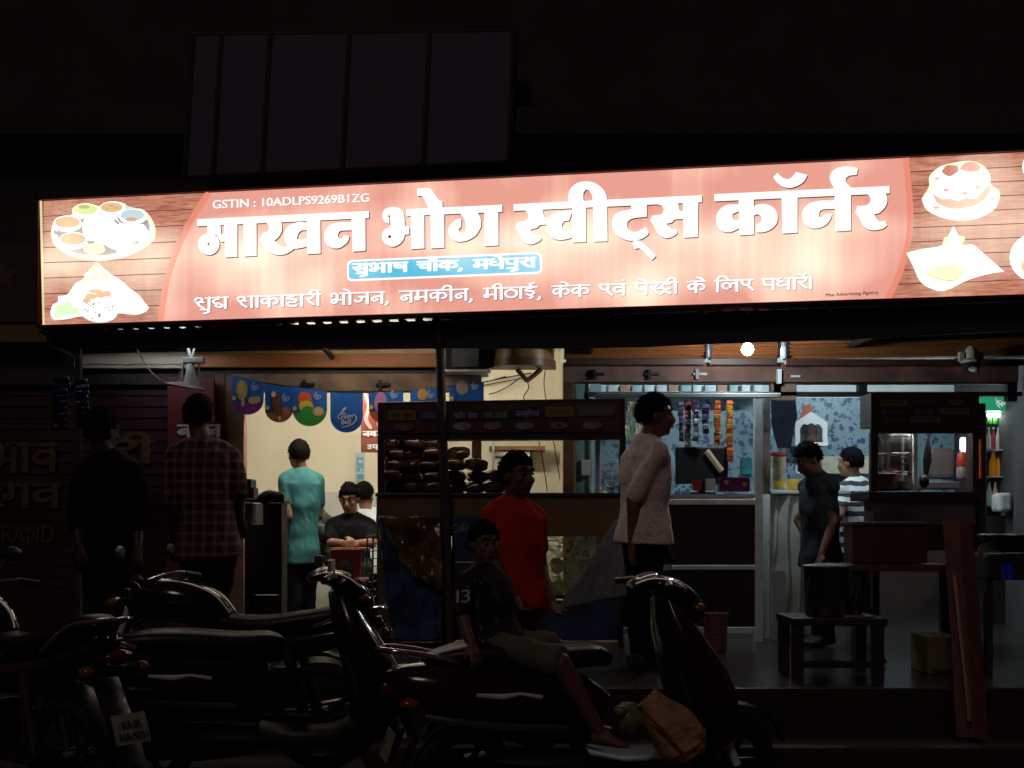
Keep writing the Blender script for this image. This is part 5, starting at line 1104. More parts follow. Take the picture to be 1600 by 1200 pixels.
bm = NB(); lathe(bm, c, [(.06,-.04),(.12,-.02),(.18,.05),(.186,.06),(.175,.055),(.11,-.01),(.02,-.02)], 36); obj('bowl', bm, mat('blackened iron', (.035,.035,.04), .3, .7), th, smooth=True)
bm = NB(); torus(bm, c+Vector((0,0,.062)), .185, .006, axis=(0,0,1)); obj('rim', bm, M_steel, th, smooth=True)
bm = NB(); tube(bm, P(1545,842,7.1), P(1522,850,7.0), .012); obj('handle', bm, M_black, th)
th = thing('stove_stand', 'dark iron stove stand under the frying pan', 'stand', (c.x, 7.2, FLOOR))
bm = NB(); box2(bm, (c.x-.2,7.05,c.z-.20), (c.x+.25,7.45,c.z-.05)); obj('stove_body', bm, mat('sooty stove', (.025,.02,.02), .5), th, bevel=.01)
for dx in (-.18, .2):
    for dy in (.07, .4): bm = NB(); box2(bm, (c.x+dx-.02,7.0+dy,FLOOR), (c.x+dx+.02,7.04+dy,c.z-.201)); obj('leg', bm, M_dark, th)
bm = NB(); pbox(bm, 1530, 856, 1537, 872, 6.95, .02); obj('copper_tin', bm, mat('copper tin', (.5,.25,.12), .3, .8), label='small copper tin beside the leaning plank', cat='tin', bevel=.004)
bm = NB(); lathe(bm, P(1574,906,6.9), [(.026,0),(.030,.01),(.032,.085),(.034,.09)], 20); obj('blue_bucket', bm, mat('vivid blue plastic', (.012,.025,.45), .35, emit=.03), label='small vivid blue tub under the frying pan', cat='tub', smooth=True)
bm = NB(); a = P(1449,1003,7.0); b = P(1500,1058,7.0); box2(bm, (a.x,7.0,FLOOR+.002), (b.x,7.3,.72)); o = obj('carton', bm, mat('greenish carton', (.16,.15,.06), .7, var=.2, scale=6), label='greenish carton on the floor left of the leaning plank', cat='carton', bevel=.006)
bm = NB(); pbox(bm, 1458, 1046, 1496, 1056, 6.996, .003); obj('dark_band', bm, mat('dark print', (.04,.02,.02), .7), o)
th = thing('ribbed_bucket', 'brown ribbed bucket standing before the showcase', 'bucket', P(1118,1020,7.9))
c = P(1118,1002,8.2); c.z = FLOOR
bm = NB(); pr = [(.065,0),(.07,.01)]
for k in range(7): z0 = .02+k*.032; pr += [(.072+k*.001,z0),(.078+k*.001,z0+.012),(.072+k*.001,z0+.026)]
lathe(bm, c, pr+[(.085,.25),(.088,.262),(.08,.262),(.07,.24),(.02,.1)], 30); obj('body', bm, mat('brown bucket plastic', (.20,.07,.06), .4), th, smooth=True, angle=60)

D = 7.35
for i, (px, y, r, h, lab) in enumerate(((1338,960,.035,.16,'slim dark bottle on the low stool'), (1398,880,.05,.05,'small steel bowl under the bench top'), (1424,880,.045,.07,'steel tumbler under the bench top'))):
    c = P(px, 0, 6.95 if i == 0 else D+.1); c.z = .842 if i == 0 else P(0,882,D-.04).z+.002
    bm = NB(); lathe(bm, c, [(r*.8,0),(r,.01),(r,h*.6),(r*(.45 if i == 0 else 1.05),h*.8),(r*(.4 if i == 0 else 1.08),h)], 18); obj(['sauce_bottle','steel_bowl','steel_tumbler'][i], bm, M_steel if i else mat('dark bottle', (.02,.012,.01), .15), smooth=True, label=lab, cat=['bottle','bowl','tumbler'][i])
bm = NB(); sweep(bm, curve3([P(1350,895,7.42), P(1348,925,7.4), P(1358,950,7.38), P(1380,975,7.4), P(1372,1010,7.42), (P(1385,0,7.4).x,7.4,FLOOR+.02)]), .011, n=8); obj('gas_hose', bm, M_grey if 'M_grey' in globals() else M_black, label='dark gas hose hanging under the brown bench', cat='hose')
# ------------------------------------------------------------------ people
REMESH = []
def later(o, voxel, it=3, fac=.5, wr=0., seed=0, drop=None):
    for k in [m for m in o.modifiers]: o.modifiers.remove(k)
    r = o.modifiers.new('skin_union', 'REMESH'); r.mode = 'VOXEL'; r.voxel_size = voxel; r.use_smooth_shade = True
    s = o.modifiers.new('relax', 'SMOOTH'); s.iterations = it; s.factor = fac
    REMESH.append((o, wr, seed))
SKIN = lambda k=1.: mat('skin %.2f' % k, (.24*k,.115*k,.07*k), .55, var=.08, scale=12)
M_hair = mat('black hair', (.004,.003,.003), .85, scale=60, bump=.4, spec=.06)
M_eyew = mat('eye white', (.24,.22,.20), .35); M_lip = mat('lips', (.17,.06,.045), .5)
def person(label, pelvis, neck, head, yaw, look, arms, legs, sc_=1., shirt=None, sleeve=.55, hem=-.06, trousers=None, tlen=1., shoes=M_dark, skin=1., hair=1., collar=True, tilt=0., group=None, loc=None, wr=.013, wide=1., lean=0., fingers=.5):
    """joints in place coordinates; yaw = where the trunk faces (0 = towards the street, 90 = right), look = where the head faces"""
    pelvis, neck, head = Vector(pelvis), Vector(neck), Vector(head); k = sc_
    a = R(yaw); fw = Vector((math.sin(a), -math.cos(a), 0)); lat = Vector((math.cos(a), math.sin(a), 0))
    al = R(look); hf = Vector((math.sin(al)*math.cos(R(tilt)), -math.cos(al)*math.cos(R(tilt)), math.sin(R(tilt)))); hl = Vector((math.cos(al), math.sin(al), 0)); hu = hl.cross(hf); hu = hu if hu.z > 0 else -hu
    ank = [Vector(l[1]) for l in legs] or [pelvis-Vector((0,0,.5))]
    th = thing('person', label, 'person', loc or ((ank[0].x+ank[-1].x)/2, (ank[0].y+ank[-1].y)/2, min(q.z for q in ank)-.07*k), group)
    up = (neck-pelvis).normalized()
    sh = [neck-up*.082*k+lat*s*.160*k*wide for s in (1,-1)]; hp = [pelvis+lat*s*.085*k for s in (1,-1)]
    def trunk(bm, g, top=True):
        L = (neck-pelvis).length; bend = fw*lean
        pts = [pelvis-up*(.07*k), pelvis, pelvis+up*L*.3+bend*.5, pelvis+up*L*.58+bend, pelvis+up*L*.84+bend*.7, neck-up*.01*k, neck+up*.03*k]
        rad = [(.125,.09), (.158,.115), (.140,.105), (.160,.118), (.165,.105), (.085,.07), (.055,.055)]
        if not top: pts, rad = pts[:2]+[pelvis+up*.06*k], rad[:2]+[(.150,.110)]
        else:
            for s in sh: capsule(bm, neck+up*.005*k, s+up*.012*k, .045*k+g, .042*k+g)
        sweep(bm, pts, [(x*k*wide+g, y*k+g) for x, y in rad], lat=lat, n=20, ex=2.3)
    # --- body: one continuous surface
    bm = NB(); trunk(bm, 0)
    hc = head; capsule(bm, neck-up*.02*k, hc-hu*.05*k-hf*.015*k, .058*k, .054*k)
    HM = Matrix((hl, hf, hu)).transposed().to_4x4()
    ball(bm, hc+hu*.02*k-hf*.012*k, (.074*k,.094*k,.092*k), 24, HM); ball(bm, hc-hu*.04*k+hf*.02*k, (.060*k,.068*k,.078*k), 20, HM)
    ball(bm, hc-hu*.088*k+hf*.058*k, (.028*k,.024*k,.022*k), 12, HM); sweep(bm, [hc+hu*.02*k+hf*.080*k, hc-hu*.012*k+hf*.093*k, hc-hu*.03*k+hf*.100*k], [.009*k,.012*k,.017*k], n=8); ball(bm, hc-hu*.032*k+hf*.096*k, .017*k, 10)
    ball(bm, hc+hu*.030*k+hf*.076*k, (.055*k,.014*k,.011*k), 12, HM)
    for s in (1,-1):
        ball(bm, hc-hu*.005*k+hl*s*.076*k-hf*.01*k, (.012*k,.024*k,.034*k), 12, HM); ball(bm, hc-hu*.022*k+hl*s*.04*k+hf*.062*k, (.022*k,.02*k,.02*k), 10, HM)
    ball(bm, hc-hu*.058*k+hf*.083*k, (.024*k,.012*k,.012*k), 10, HM)
    for (el, wr_, *cur), s in zip(arms, sh):
        el, wr_ = Vector(el), Vector(wr_); capsule(bm, s, el, .052*k, .041*k); capsule(bm, el, wr_, .041*k, .027*k)
        d = (wr_-el).normalized(); cl = Vector(cur[0]) if cur else (fw-d*fw.dot(d)); cl = (cl-d*cl.dot(d)).normalized(); sd = d.cross(cl).normalized()
        pm = wr_+d*.05*k; sweep(bm, [wr_, wr_+d*.03*k, wr_+d*.085*k], [(.024*k,.019*k), (.036*k,.017*k), (.040*k,.014*k)], lat=sd, n=12)
        for j, ln in enumerate((.068,.078,.072,.056)):
            b = wr_+d*.082*k+sd*(j-1.5)*.0195*k; d1 = (d*.9+cl*fingers*.6).normalized(); d2 = (d*.5+cl*fingers*1.6).normalized()
            m1 = b+d1*ln*.5*k; e = m1+d2*ln*.5*k; capsule(bm, b, m1, .0088*k, .0082*k, 8); capsule(bm, m1, e, .0082*k, .007*k, 8)
        tb = wr_+d*.03*k-sd*.032*k; tm = tb+(d*.7-sd*.6+cl*.4).normalized()*.038*k; te = tm+(d+cl*.5).normalized()*.03*k; capsule(bm, tb, tm, .013*k, .010*k, 8); capsule(bm, tm, te, .010*k, .0085*k, 8)
    feet = []
    for (kn, an, *toe), h in zip(legs, hp):
        kn, an = Vector(kn), Vector(an); capsule(bm, h, kn, .078*k, .055*k); capsule(bm, kn, kn.lerp(an, .35), .054*k, .052*k); capsule(bm, kn.lerp(an, .3), an, .052*k, .036*k)
        td = Vector(toe[0]).normalized() if toe else fw; feet.append((an, td)); sl = td.cross(Vector((0,0,1)))
        sweep(bm, [an-td*.05*k-Vector((0,0,.03*k)), an+td*.02*k-Vector((0,0,.025*k)), an+td*.10*k-Vector((0,0,.048*k)), an+td*.165*k-Vector((0,0,.055*k))], [(.033*k,.035*k),(.04*k,.045*k),(.044*k,.024*k),(.034*k,.012*k)], lat=sl, n=12)
    o = obj('body', bm, SKIN(skin), th); later(o, .0085 if k > .8 else .0075, 2)
    # --- face details
    for s in (1,-1):
        bm = NB(); c = hc+hu*.012*k+hl*s*.031*k+hf*.079*k; ball(bm, c, (.0125*k,.010*k,.0068*k), 12, HM); e = obj('eye', bm, M_eyew, th, smooth=True)
        bm = NB(); ball(bm, c+hf*.0062*k, .0060*k, 10); obj('iris', bm, M_black, e, smooth=True)
        bm = NB(); sweep(bm, [hc+hu*.034*k+hl*s*.014*k+hf*.090*k, hc+hu*.040*k+hl*s*.033*k+hf*.087*k, hc+hu*.034*k+hl*s*.052*k+hf*.074*k], [.004*k,.0055*k,.003*k], n=6); obj('eyebrow', bm, M_hair, th)
    bm = NB(); sweep(bm, [hc-hu*.056*k+hl*x*k+hf*y*k for x, y in ((-.023,.088),(0,.098),(.023,.088))], [.003*k,.006*k,.003*k], n=8); obj('mouth', bm, M_lip, th)
    # --- hair: a cap that ends at brow, temples and nape
    bm = NB(); vs = ball(bm, (0,0,0), 1, 56)
    for v in bm.verts:
        x, y, z = v.co; keep = z > .22+.26*max(0, y)-.1*abs(x) or (y < .15 and z > -.62) or (y < .45 and z > -.05)
        r = 1.0+(.10+.06*hair*max(0, z))+noise.noise(Vector((x*6,y*6,z*6+k*9)))*.06*hair+noise.noise(Vector((x*17,y*17,z*17)))*.035 if keep else .86
        v.co = Vector((x*.078*k, y*.097*k, z*.096*k))*r
    rg = random.Random(int(head.x*1000)); base_v = [v.co.copy() for v in bm.verts if v.co.length > .075*k]
    for q in rg.sample(base_v, min(420, len(base_v))):
        nrm = q.normalized(); tg = (nrm.cross(Vector((rg.uniform(-1,1), rg.uniform(-1,1), rg.uniform(-1,1))))+Vector((0,.3,-.5))*.6); tg = (tg-nrm*tg.dot(nrm)).normalized(); sd = nrm.cross(tg)*.0035*k; ln = rg.uniform(.012,.026)*k*(.5+.5*hair)
        tip = q+tg*ln*.8+nrm*ln*.38; a_, b_ = bm.verts.new(q-sd-nrm*.004*k), bm.verts.new(q+sd-nrm*.004*k); c_, d_ = bm.verts.new(q+nrm*.004*k), bm.verts.new(tip)
        for f_ in ((a_,b_,d_),(b_,c_,d_),(c_,a_,d_),(a_,c_,b_)): bm.faces.new(f_)
    bmesh.ops.transform(bm, matrix=Matrix.Translation(hc+hu*.022*k-hf*.014*k) @ HM, verts=bm.verts)
    obj('hair', bm, M_hair, th, smooth=True, angle=180)
    # --- shirt
    bm = NB(); trunk(bm, .016*k)
    if hem < -.02:
        sweep(bm, [pelvis+up*.1*k, pelvis, pelvis+up*hem*k*1.6], [(.160*k*wide,.126*k), (.186*k*wide,.146*k), (.192*k*wide,.152*k)], lat=lat, n=20, ex=2.4)
    for (el, wr_, *cur), s in zip(arms, sh):
        el, wr_ = Vector(el), Vector(wr_); capsule(bm, s, s.lerp(el, min(1, sleeve)), .060*k, .057*k)
        if sleeve > 1: sweep(bm, [el, el.lerp(wr_, sleeve-1)], [.054*k,.045*k], n=14); ball(bm, el, .054*k, 14)
    if collar: torus(bm, neck+up*.012*k, .062*k, .014*k, axis=up, n=24, m=8)
    o = obj('shirt', bm, shirt, th); later(o, .011, 3, wr=wr, seed=len(REMESH))
    shirt_o = o
    # --- trousers and shoes
    if trousers is not None and legs:
        bm = NB(); trunk(bm, .006*k, top=False)
        for (kn, an, *toe), h in zip(legs, hp):
            kn, an = Vector(kn), Vector(an); capsule(bm, h, kn if tlen > .55 else h.lerp(kn, .92), .096*k, .074*k)
            if tlen > .55: capsule(bm, kn, kn.lerp(an, (tlen-.5)*2*.97), .074*k, .060*k)
            else: sweep(bm, [h.lerp(kn, .5), h.lerp(kn, 1.0)], [.088*k, .090*k], n=16)
        o = obj('trousers' if tlen > .55 else 'shorts', bm, trousers, th); later(o, .012, 3, wr=wr, seed=len(REMESH)+3)
    if shoes is not None:
        for an, td in feet:
            sl = td.cross(Vector((0,0,1))); bm = NB()
            sweep(bm, [an-td*.07*k-Vector((0,0,.03*k)), an-Vector((0,0,.02*k)), an+td*.10*k-Vector((0,0,.042*k)), an+td*.185*k-Vector((0,0,.052*k))], [(.038*k,.036*k),(.045*k,.05*k),(.05*k,.03*k),(.036*k,.014*k)], lat=sl, n=14, ex=2.6)
            obj('shoe', bm, shoes, th, smooth=True, angle=60)
    return th, shirt_o
def cloth(name, c, **kw): return mat(name, c, .88, spec=.12, var=.12, scale=7, bump=.12, **kw)
def leg(px, py, D, ax, ay, DA=None, toe=None):
    t = (P(px, py, D), P(ax, ay, DA or D)); return t+((toe,) if toe else ())
def stand(px, pelv, D, foot, toe=None, dx=0, back=0.):
    """one straight leg under px: knee half way down"""
    a = P(px+dx, foot, D); p = P(px, pelv, D); a.y += back; kn = p.lerp(a, .5); kn.y -= .015; return (kn, a)+((toe,) if toe else ())
def ankle_y(D, floor=FLOOR, h=.075): return HZ+(CAM_Z-floor-h)*F/D

# man in the white shirt
D = 7.3; g = ankle_y(D)
person('man in untucked off white shirt standing before the glass showcase, seen in profile', P(1006,828,D), P(1010,690,D), P(1025,650,D-.02), 108, 92,
  [(P(1030,775,D+.16), P(1040,845,D+.1)), (P(990,775,D-.17), P(988,850,D-.14))], [stand(1000,840,D+.1,g), stand(1006,840,D-.08,g,dx=6)], 1.06,
  shirt=speckle('off white printed shirt', (.86,.82,.74), (.46,.42,.38), 42., .34, .85, .12), sleeve=.95, hem=-.05, trousers=cloth('black trousers', (.007,.006,.008)), wide=1.08, hair=.9, skin=.8)
# boy in teal
D = 10.15; g = ankle_y(D)
person('boy in teal T-shirt standing with his back to the street at the dark desk', P(471,858,D), P(471,737,D), P(466,711,D+.01), 208, 214,
  [(P(450,806,D-.12), P(430,790,D+.06), (0,0,-1)), (P(498,806,D+.1), P(484,792,D+.3))], [stand(462,872,D-.04,g,dx=-4), stand(480,872,D+.06,g,dx=2)], 1.02,
  shirt=cloth('teal cotton', (.045,.155,.165)), sleeve=.62, hem=-.075, trousers=cloth('dark trousers', (.018,.016,.02)), hair=.4, skin=.8, wide=.88)
# red plaid man
D = 7.85; g = ankle_y(D, FLOOR-.004)
person('man in dark red plaid shirt seen from behind at the red panel', P(325,850,D), P(316,692,D), P(310,652,D+.03), 182, 186,
  [(P(268,775,D), P(272,840,D-.02)), (P(372,765,D), P(376,815,D+.12))], [stand(312,860,D,g), stand(338,860,D,g)], 1.12,
  shirt=plaid('red plaid', (.035,.010,.014), (.20,.11,.10), 15., .34), sleeve=1.4, hem=-.05, trousers=cloth('black trousers', (.007,.006,.008)), wide=1.03, hair=.8, skin=.5)
# dark man far left
D = 7.5; g = ankle_y(D, FLOOR-.004)
person('man in black clothes, barely visible, standing at far left behind the motorcycles', P(170,865,D), P(168,715,D), P(160,675,D), 165, 150,
  [(P(118,800,D), P(125,850,D-.1)), (P(218,800,D), P(215,855,D-.1))], [stand(158,875,D,g), stand(184,875,D,g)], 1.1,
  shirt=cloth('black shirt', (.006,.004,.006)), sleeve=1.6, trousers=cloth('black trousers', (.007,.006,.008)), skin=.15)
# seated diner facing the street
D = 10.25
tt = (P(545,856,9.95).z)
person('man in black shirt seated at the red brown table facing the street', P(548,885,D), P(549,808,D), P(546,780,D-.05), 0, -8,
  [(P(582,848,D-.15), P(556,849,D-.32), (-1,0,-.2)), (P(518,848,D-.15), P(540,849,D-.34), (1,0,-.2))], [(P(560,885,D-.42), P(560,985,D-.42)), (P(536,885,D-.42), P(536,985,D-.42))], 1.02,
  shirt=cloth('black polo', (.004,.004,.006)), sleeve=.8, trousers=cloth('grey trousers', (.05,.05,.06)), tilt=-14, hair=1.5, skin=1.15, wide=1.0)
D = 10.9
person('man in white shirt sitting behind the diner in black, seen from behind', P(578,880,D), P(575,800,D), P(570,775,D), 165, 160,
  [(P(555,845,D-.05), P(560,870,D+.2)), (P(600,845,D), P(596,870,D+.2))], [(P(568,890,D+.4), P(568,975,D+.4)), (P(588,890,D+.4), P(588,975,D+.4))], 1.0,
  shirt=cloth('bright white shirt', (.62,.68,.72)), sleeve=.8, trousers=cloth('dark trousers', (.018,.016,.02)), hair=.5, skin=1.)
D = 10.75
person('person in grey plaid shirt seated beside the teal boy, face hidden', P(503,878,D), P(492,800,D), P(484,774,D), 70, 60,
  [(P(512,838,D+.2), P(534,850,D+.1)), (P(512,838,D-.18), P(534,852,D-.35))], [(P(540,885,D+.1), P(540,965,D+.1)), (P(536,885,D-.1), P(536,965,D-.1))], 1.0,
  shirt=plaid('grey plaid', (.03,.03,.035), (.20,.20,.19), 9., .14), sleeve=1.5, trousers=cloth('blue jeans', (.03,.045,.08)))
# youth in red
D = 6.2; g = ankle_y(D, .25)
person('youth in orange red T-shirt and grey shorts standing behind the scooter', P(806,938,D), P(803,785,D), P(809,744,D-.02), 38, 42,
  [(P(842,885,D+.12), P(862,938,D-.04)), (P(772,880,D-.1), P(800,930,D-.22))], [stand(818,955,D+.05,g,dx=14), stand(800,955,D-.05,g)], .96,
  shirt=cloth('orange red T-shirt', (.50,.032,.017)), sleeve=.62, hem=-.03, trousers=cloth('grey shorts', (.14,.15,.17)), tlen=.5, hair=1.1, skin=.5, shoes=None, wide=.95)
# boys inside the sweet shop
D = 8.55; g = ankle_y(D)
person('youth in dark T-shirt looking down behind the cooking pot in the sweet shop', P(1282,868,D), P(1279,745,D), P(1263,719,D-.02), -58, -78,
  [(P(1248,812,D+.12), P(1266,850,D-.02)), (P(1303,812,D-.14), P(1284,866,D-.24))], [stand(1278,880,D+.05,g), stand(1290,880,D-.05,g)], .95,
  shirt=cloth('dark blue grey T-shirt', (.035,.05,.06)), sleeve=.62, hem=-.05, trousers=cloth('dark trousers', (.018,.016,.02)), tilt=-28, hair=1.3, skin=.7, wide=.84)
D = 10.2; g = ankle_y(D)
person('boy in black and white striped T-shirt beside the right stall, back half turned', P(1342,850,D), P(1338,752,D), P(1328,724,D), 205, 232,
  [(P(1312,805,D-.15), P(1300,845,D-.02)), (P(1368,805,D+.1), P(1362,845,D+.2))], [stand(1334,860,D,g), stand(1350,860,D,g)], 1.0,
  shirt=stripes('striped cotton', (.55,.58,.60), (.02,.02,.03), .085), sleeve=.65, hem=-.05, trousers=cloth('dark trousers', (.018,.016,.02)), hair=1.2, skin=.9)
# boy on the scooter
D = 5.6
bo, bs = person('small boy in dark dotted shirt sitting astride the parked scooter, looking at the street', P(772,1003,D), P(754,890,D), P(757,850,D-.03), 55, 28,
  [(P(795,960,D+.16), P(800,1005,D+.1)), (P(720,956,D-.18), P(736,1004,D-.25), (0,0,-1))], [(P(868,1010,D+.16), P(912,1125,D+.12), (1,0,0)), (P(876,1034,D-.25), P(938,1145,D-.20), (1,-.15,-.1))], 0.80,
  shirt=speckle('dotted black cotton', (.012,.011,.014), (.30,.30,.34), 26., .17, .85, .02), sleeve=1.15, hem=-.05, trousers=cloth('olive check shorts', (.13,.125,.085)), tlen=.5, hair=1.4, skin=.75, shoes=None, tilt=-4, wide=1.14)
bm = NB(); latin(bm, '3', 721, 942, 734, 940, 20, lambda x, y, d: P(x, y, D-.235)+Vector((0,-d,0))); latin(bm, '3', 722, 942, 735, 940, 20, lambda x, y, d: P(x, y, D-.2355)+Vector((0,-d,0))); latin(bm, '1', 713, 942, 717, 941, 20, lambda x, y, d: P(x, y, D-.225)+Vector((0,-d,0)))
obj('sleeve_number', bm, mat('white number print', (.62,.62,.62), .6), bo)
# bake the united surfaces
dg = bpy.context.evaluated_depsgraph_get(); dg.update()
for o, wr, seed in REMESH:
    me = bpy.data.meshes.new_from_object(o.evaluated_get(dg), depsgraph=dg); old = o.data; o.modifiers.clear(); o.data = me; me.name = old.name
    me.polygons.foreach_set('use_smooth', [True]*len(me.polygons))
    if not me.materials:
        for m_ in old.materials: me.materials.append(m_)
    if wr:
        nrm = [v.normal.copy() for v in me.vertices]
        for v, n_ in zip(me.vertices, nrm):
            c = v.co; q = noise.noise(Vector((c.x*9+seed, c.y*9, c.z*7)))+.6*abs(noise.noise(Vector((c.x*17, c.y*17+seed, c.z*11+c.x*8))))-.2
            v.co = c+n_*q*wr
# ------------------------------------------------------------------ two wheelers (built pointing along +x, then placed)
M_paint = mat('black gloss paint', (.005,.004,.005), .16, spec=.5, coat=.6)
M_maroon = mat('dark maroon gloss paint', (.014,.003,.004), .18, spec=.5, coat=.6)
M_seat = mat('black seat vinyl', (.008,.007,.007), .42, bump=.08, scale=60)
M_grey = mat('dark grey plastic', (.016,.014,.016), .5)
M_amber = mat('amber lens', (.22,.05,.006), .12, spec=.8); M_tail = mat('red lens', (.10,.006,.005), .12, spec=.8); M_lens = mat('headlamp glass', (.5,.52,.55), .08, .5)
M_plate = mat('number plate', (.24,.26,.18), .5, var=.15, scale=9)
def Bz(y, z, x=0): return Vector((x, y, z))
def wheel(root, x, r, w_, spokes):
    c = Vector((x, 0, r)); bm = NB(); torus(bm, c, r-w_*.62, w_*.62, n=44, m=14); wl = obj('wheel', bm, M_rubber, root, smooth=True)
    bm = NB(); torus(bm, c, r-w_*1.25, w_*.24, n=40, m=8); sweep(bm, [c-Vector((0,.05,0)), c+Vector((0,.05,0))], r*.18, n=20)
    for k in range(spokes):
        a = 2*math.pi*k/spokes; sweep(bm, [c, c+Vector((math.cos(a),0,math.sin(a)))*(r-w_*1.25)], [(.016,.022),(.012,.014)], lat=(0,1,0), n=8)
    obj('rim', bm, mat('dull alloy', (.03,.03,.03), .45, .6), wl, smooth=True, angle=50)
def arc(c, r, a0, a1, n=12): return [Vector((c[0]+r*math.cos(R(a0+(a1-a0)*i/n)), c[1], c[2]+r*math.sin(R(a0+(a1-a0)*i/n)))) for i in range(n+1)]
def make_scooter(label, paint, mirror=False, loc=(0,0,0), rz=0.):
    t = thing('scooter', label, 'scooter', (0,0,0), 'scooters parked in front of the shop'); Y = (0,1,0)
    wheel(t, -.60, .235, .062, 6); wheel(t, .70, .235, .062, 6)
    bm = NB(); sweep(bm, curve3([(-.96,0,.69), (-.88,0,.67), (-.68,0,.62), (-.40,0,.57), (-.12,0,.53), (.02,0,.47)], 5), [(q, r_) for q, r_ in catmull([(.03,.03), (.12,.085), (.185,.15), (.19,.175), (.165,.17), (.12,.14)], 5)], lat=Y, n=26, ex=2.5); obj('body', bm, paint, t, smooth=True, angle=60)
    bm = NB(); sweep(bm, curve3([(-.78,0,.765), (-.62,0,.79), (-.40,0,.785), (-.16,0,.765), (.02,0,.765), (.09,0,.735)], 5), [(q, r_) for q, r_ in catmull([(.07,.02), (.135,.045), (.15,.055), (.14,.055), (.11,.05), (.05,.03)], 5)], lat=Y, n=26, ex=2.8); obj('seat', bm, M_seat, t, smooth=True, angle=70)
    bm = NB()
    for s in (1,-1): sweep(bm, curve3([(-.64,s*.12,.76), (-.80,s*.13,.80), (-.95,s*.10,.82), (-.99,0,.82)], 5), .013, n=10)
    obj('grab_rail', bm, M_chrome, t, smooth=True)
    for s in (1,-1):
        bm = NB(); sweep(bm, curve3([(-.80,s*.155,.53), (-.62,s*.196,.50), (-.36,s*.204,.475), (-.16,s*.188,.46)], 5), [(.010,.018)]*16, lat=Y, n=10); obj('side_trim', bm, mat('grey trim', (.12,.115,.115), .28, .6), t, smooth=True)
        bm = NB(); ball(bm, (-.86,s*.115,.585), (.05,.035,.028), 14); obj('indicator', bm, M_amber, t, smooth=True)
        bm = NB(); sweep(bm, [(-.58,s*.200,.625),(-.46,s*.207,.615),(-.38,s*.205,.625),(-.28,s*.196,.605)], [(.004,.008),(.004,.013),(.004,.007),(.004,.01)], lat=Y, n=8); obj('badge', bm, M_alu, t, smooth=True)
    bm = NB(); ball(bm, (-.945,0,.635), (.035,.09,.04), 16); obj('tail_light', bm, M_tail, t, smooth=True)
    bm = NB(); sweep(bm, arc((-.60,0,.235), .275, 175, 60), [(.07,.008)]*13, lat=Y, n=10); sweep(bm, [(-.88,0,.46), (-.93,0,.32)], [(.075,.01)]*2, lat=Y, n=8); obj('rear_fender', bm, M_black, t, smooth=True)
    bm = NB(); box(bm, (-.945,0,.39), (.006,.20,.13), ry=R(18)); pl_ = obj('number_plate', bm, M_plate, t)
    bm = NB()
    for row, y in (('10', .432), ('70', .378)):
        vs, fs = latin_mesh(row); out = [bm.verts.new((-.952-.0+(.39-(y-.04+v[1]*.06))*.30*1.0, .045-v[0]*.062, y-.035+v[1]*.06)) for v in vs]
        for f in fs:
            try: bm.faces.new([out[i] for i in f])
            except ValueError: pass
    obj('plate_lettering', bm, M_black, pl_)
    bm = NB(); sweep(bm, [(-.05,0,.30), (.12,0,.275), (.36,0,.275), (.46,0,.32)], [(.15,.05),(.17,.035),(.17,.035),(.16,.04)], lat=Y, n=20, ex=4); obj('footboard', bm, M_grey, t, smooth=True)
    bm = NB(); sweep(bm, curve3([(.50,0,.26), (.585,0,.40), (.565,0,.56), (.49,0,.72), (.42,0,.87), (.375,0,1.03)], 5), [(q, r_) for q, r_ in catmull([(.12,.05), (.19,.11), (.235,.13), (.225,.115), (.18,.09), (.10,.06)], 5)], lat=Y, n=26, ex=2.4); obj('front_apron', bm, paint, t, smooth=True, angle=60)
    bm = NB(); sweep(bm, curve3([(.465,0,.34), (.455,0,.50), (.41,0,.68), (.375,0,.82)], 4), [(.14,.03),(.14,.03),(.15,.03),(.15,.03),(.16,.03),(.15,.03),(.15,.03),(.15,.03),(.14,.03),(.13,.03),(.13,.03),(.12,.03),(.11,.03)], lat=Y, n=18, ex=3.5); obj('inner_panel', bm, M_grey, t, smooth=True)
    bm = NB(); sweep(bm, curve3([(.21,0,1.085), (.28,0,1.10), (.37,0,1.075), (.45,0,1.02), (.50,0,.955), (.49,0,.91)], 5), [(q, r_) for q, r_ in catmull([(.08,.015), (.165,.035), (.175,.055), (.15,.065), (.11,.06), (.06,.03)], 5)], lat=Y, n=24, ex=2.3); obj('handlebar_cover', bm, paint, t, smooth=True, angle=60)
    bm = NB(); ball(bm, (.515,0,.985), (.028,.08,.055), 18, Matrix.Rotation(R(-25), 4, 'Y')); obj('headlight', bm, M_lens, t, smooth=True)
    bm = NB(); ball(bm, (.275,0,1.125), (.055,.10,.018), 16, Matrix.Rotation(R(-20), 4, 'Y')); obj('instrument_panel', bm, M_lens, t, smooth=True)
    for s in (1,-1):
        bm = NB(); sweep(bm, [(.34,s*.13,1.09), (.30,s*.24,1.10), (.26,s*.36,1.09)], [.022,.020,.019], n=12); h = obj('handlebar', bm, M_black, t, smooth=True)
        bm = NB(); sweep(bm, [(.36,s*.17,1.09), (.375,s*.25,1.085), (.34,s*.345,1.08)], [.006,.007,.008], n=8); obj('brake_lever', bm, M_chrome, h, smooth=True)
        bm = NB(); ball(bm, (.49,s*.135,.985), (.035,.03,.022), 12); obj('front_indicator', bm, M_amber, t, smooth=True)
        if mirror:
            bm = NB(); sweep(bm, [(.33,s*.2,1.1), (.31,s*.30,1.16)], .006, n=8); box(bm, (.30,s*.335,1.165), (.018,.11,.06), rz=s*.3); obj('mirror', bm, M_steel, t, bevel=.008)
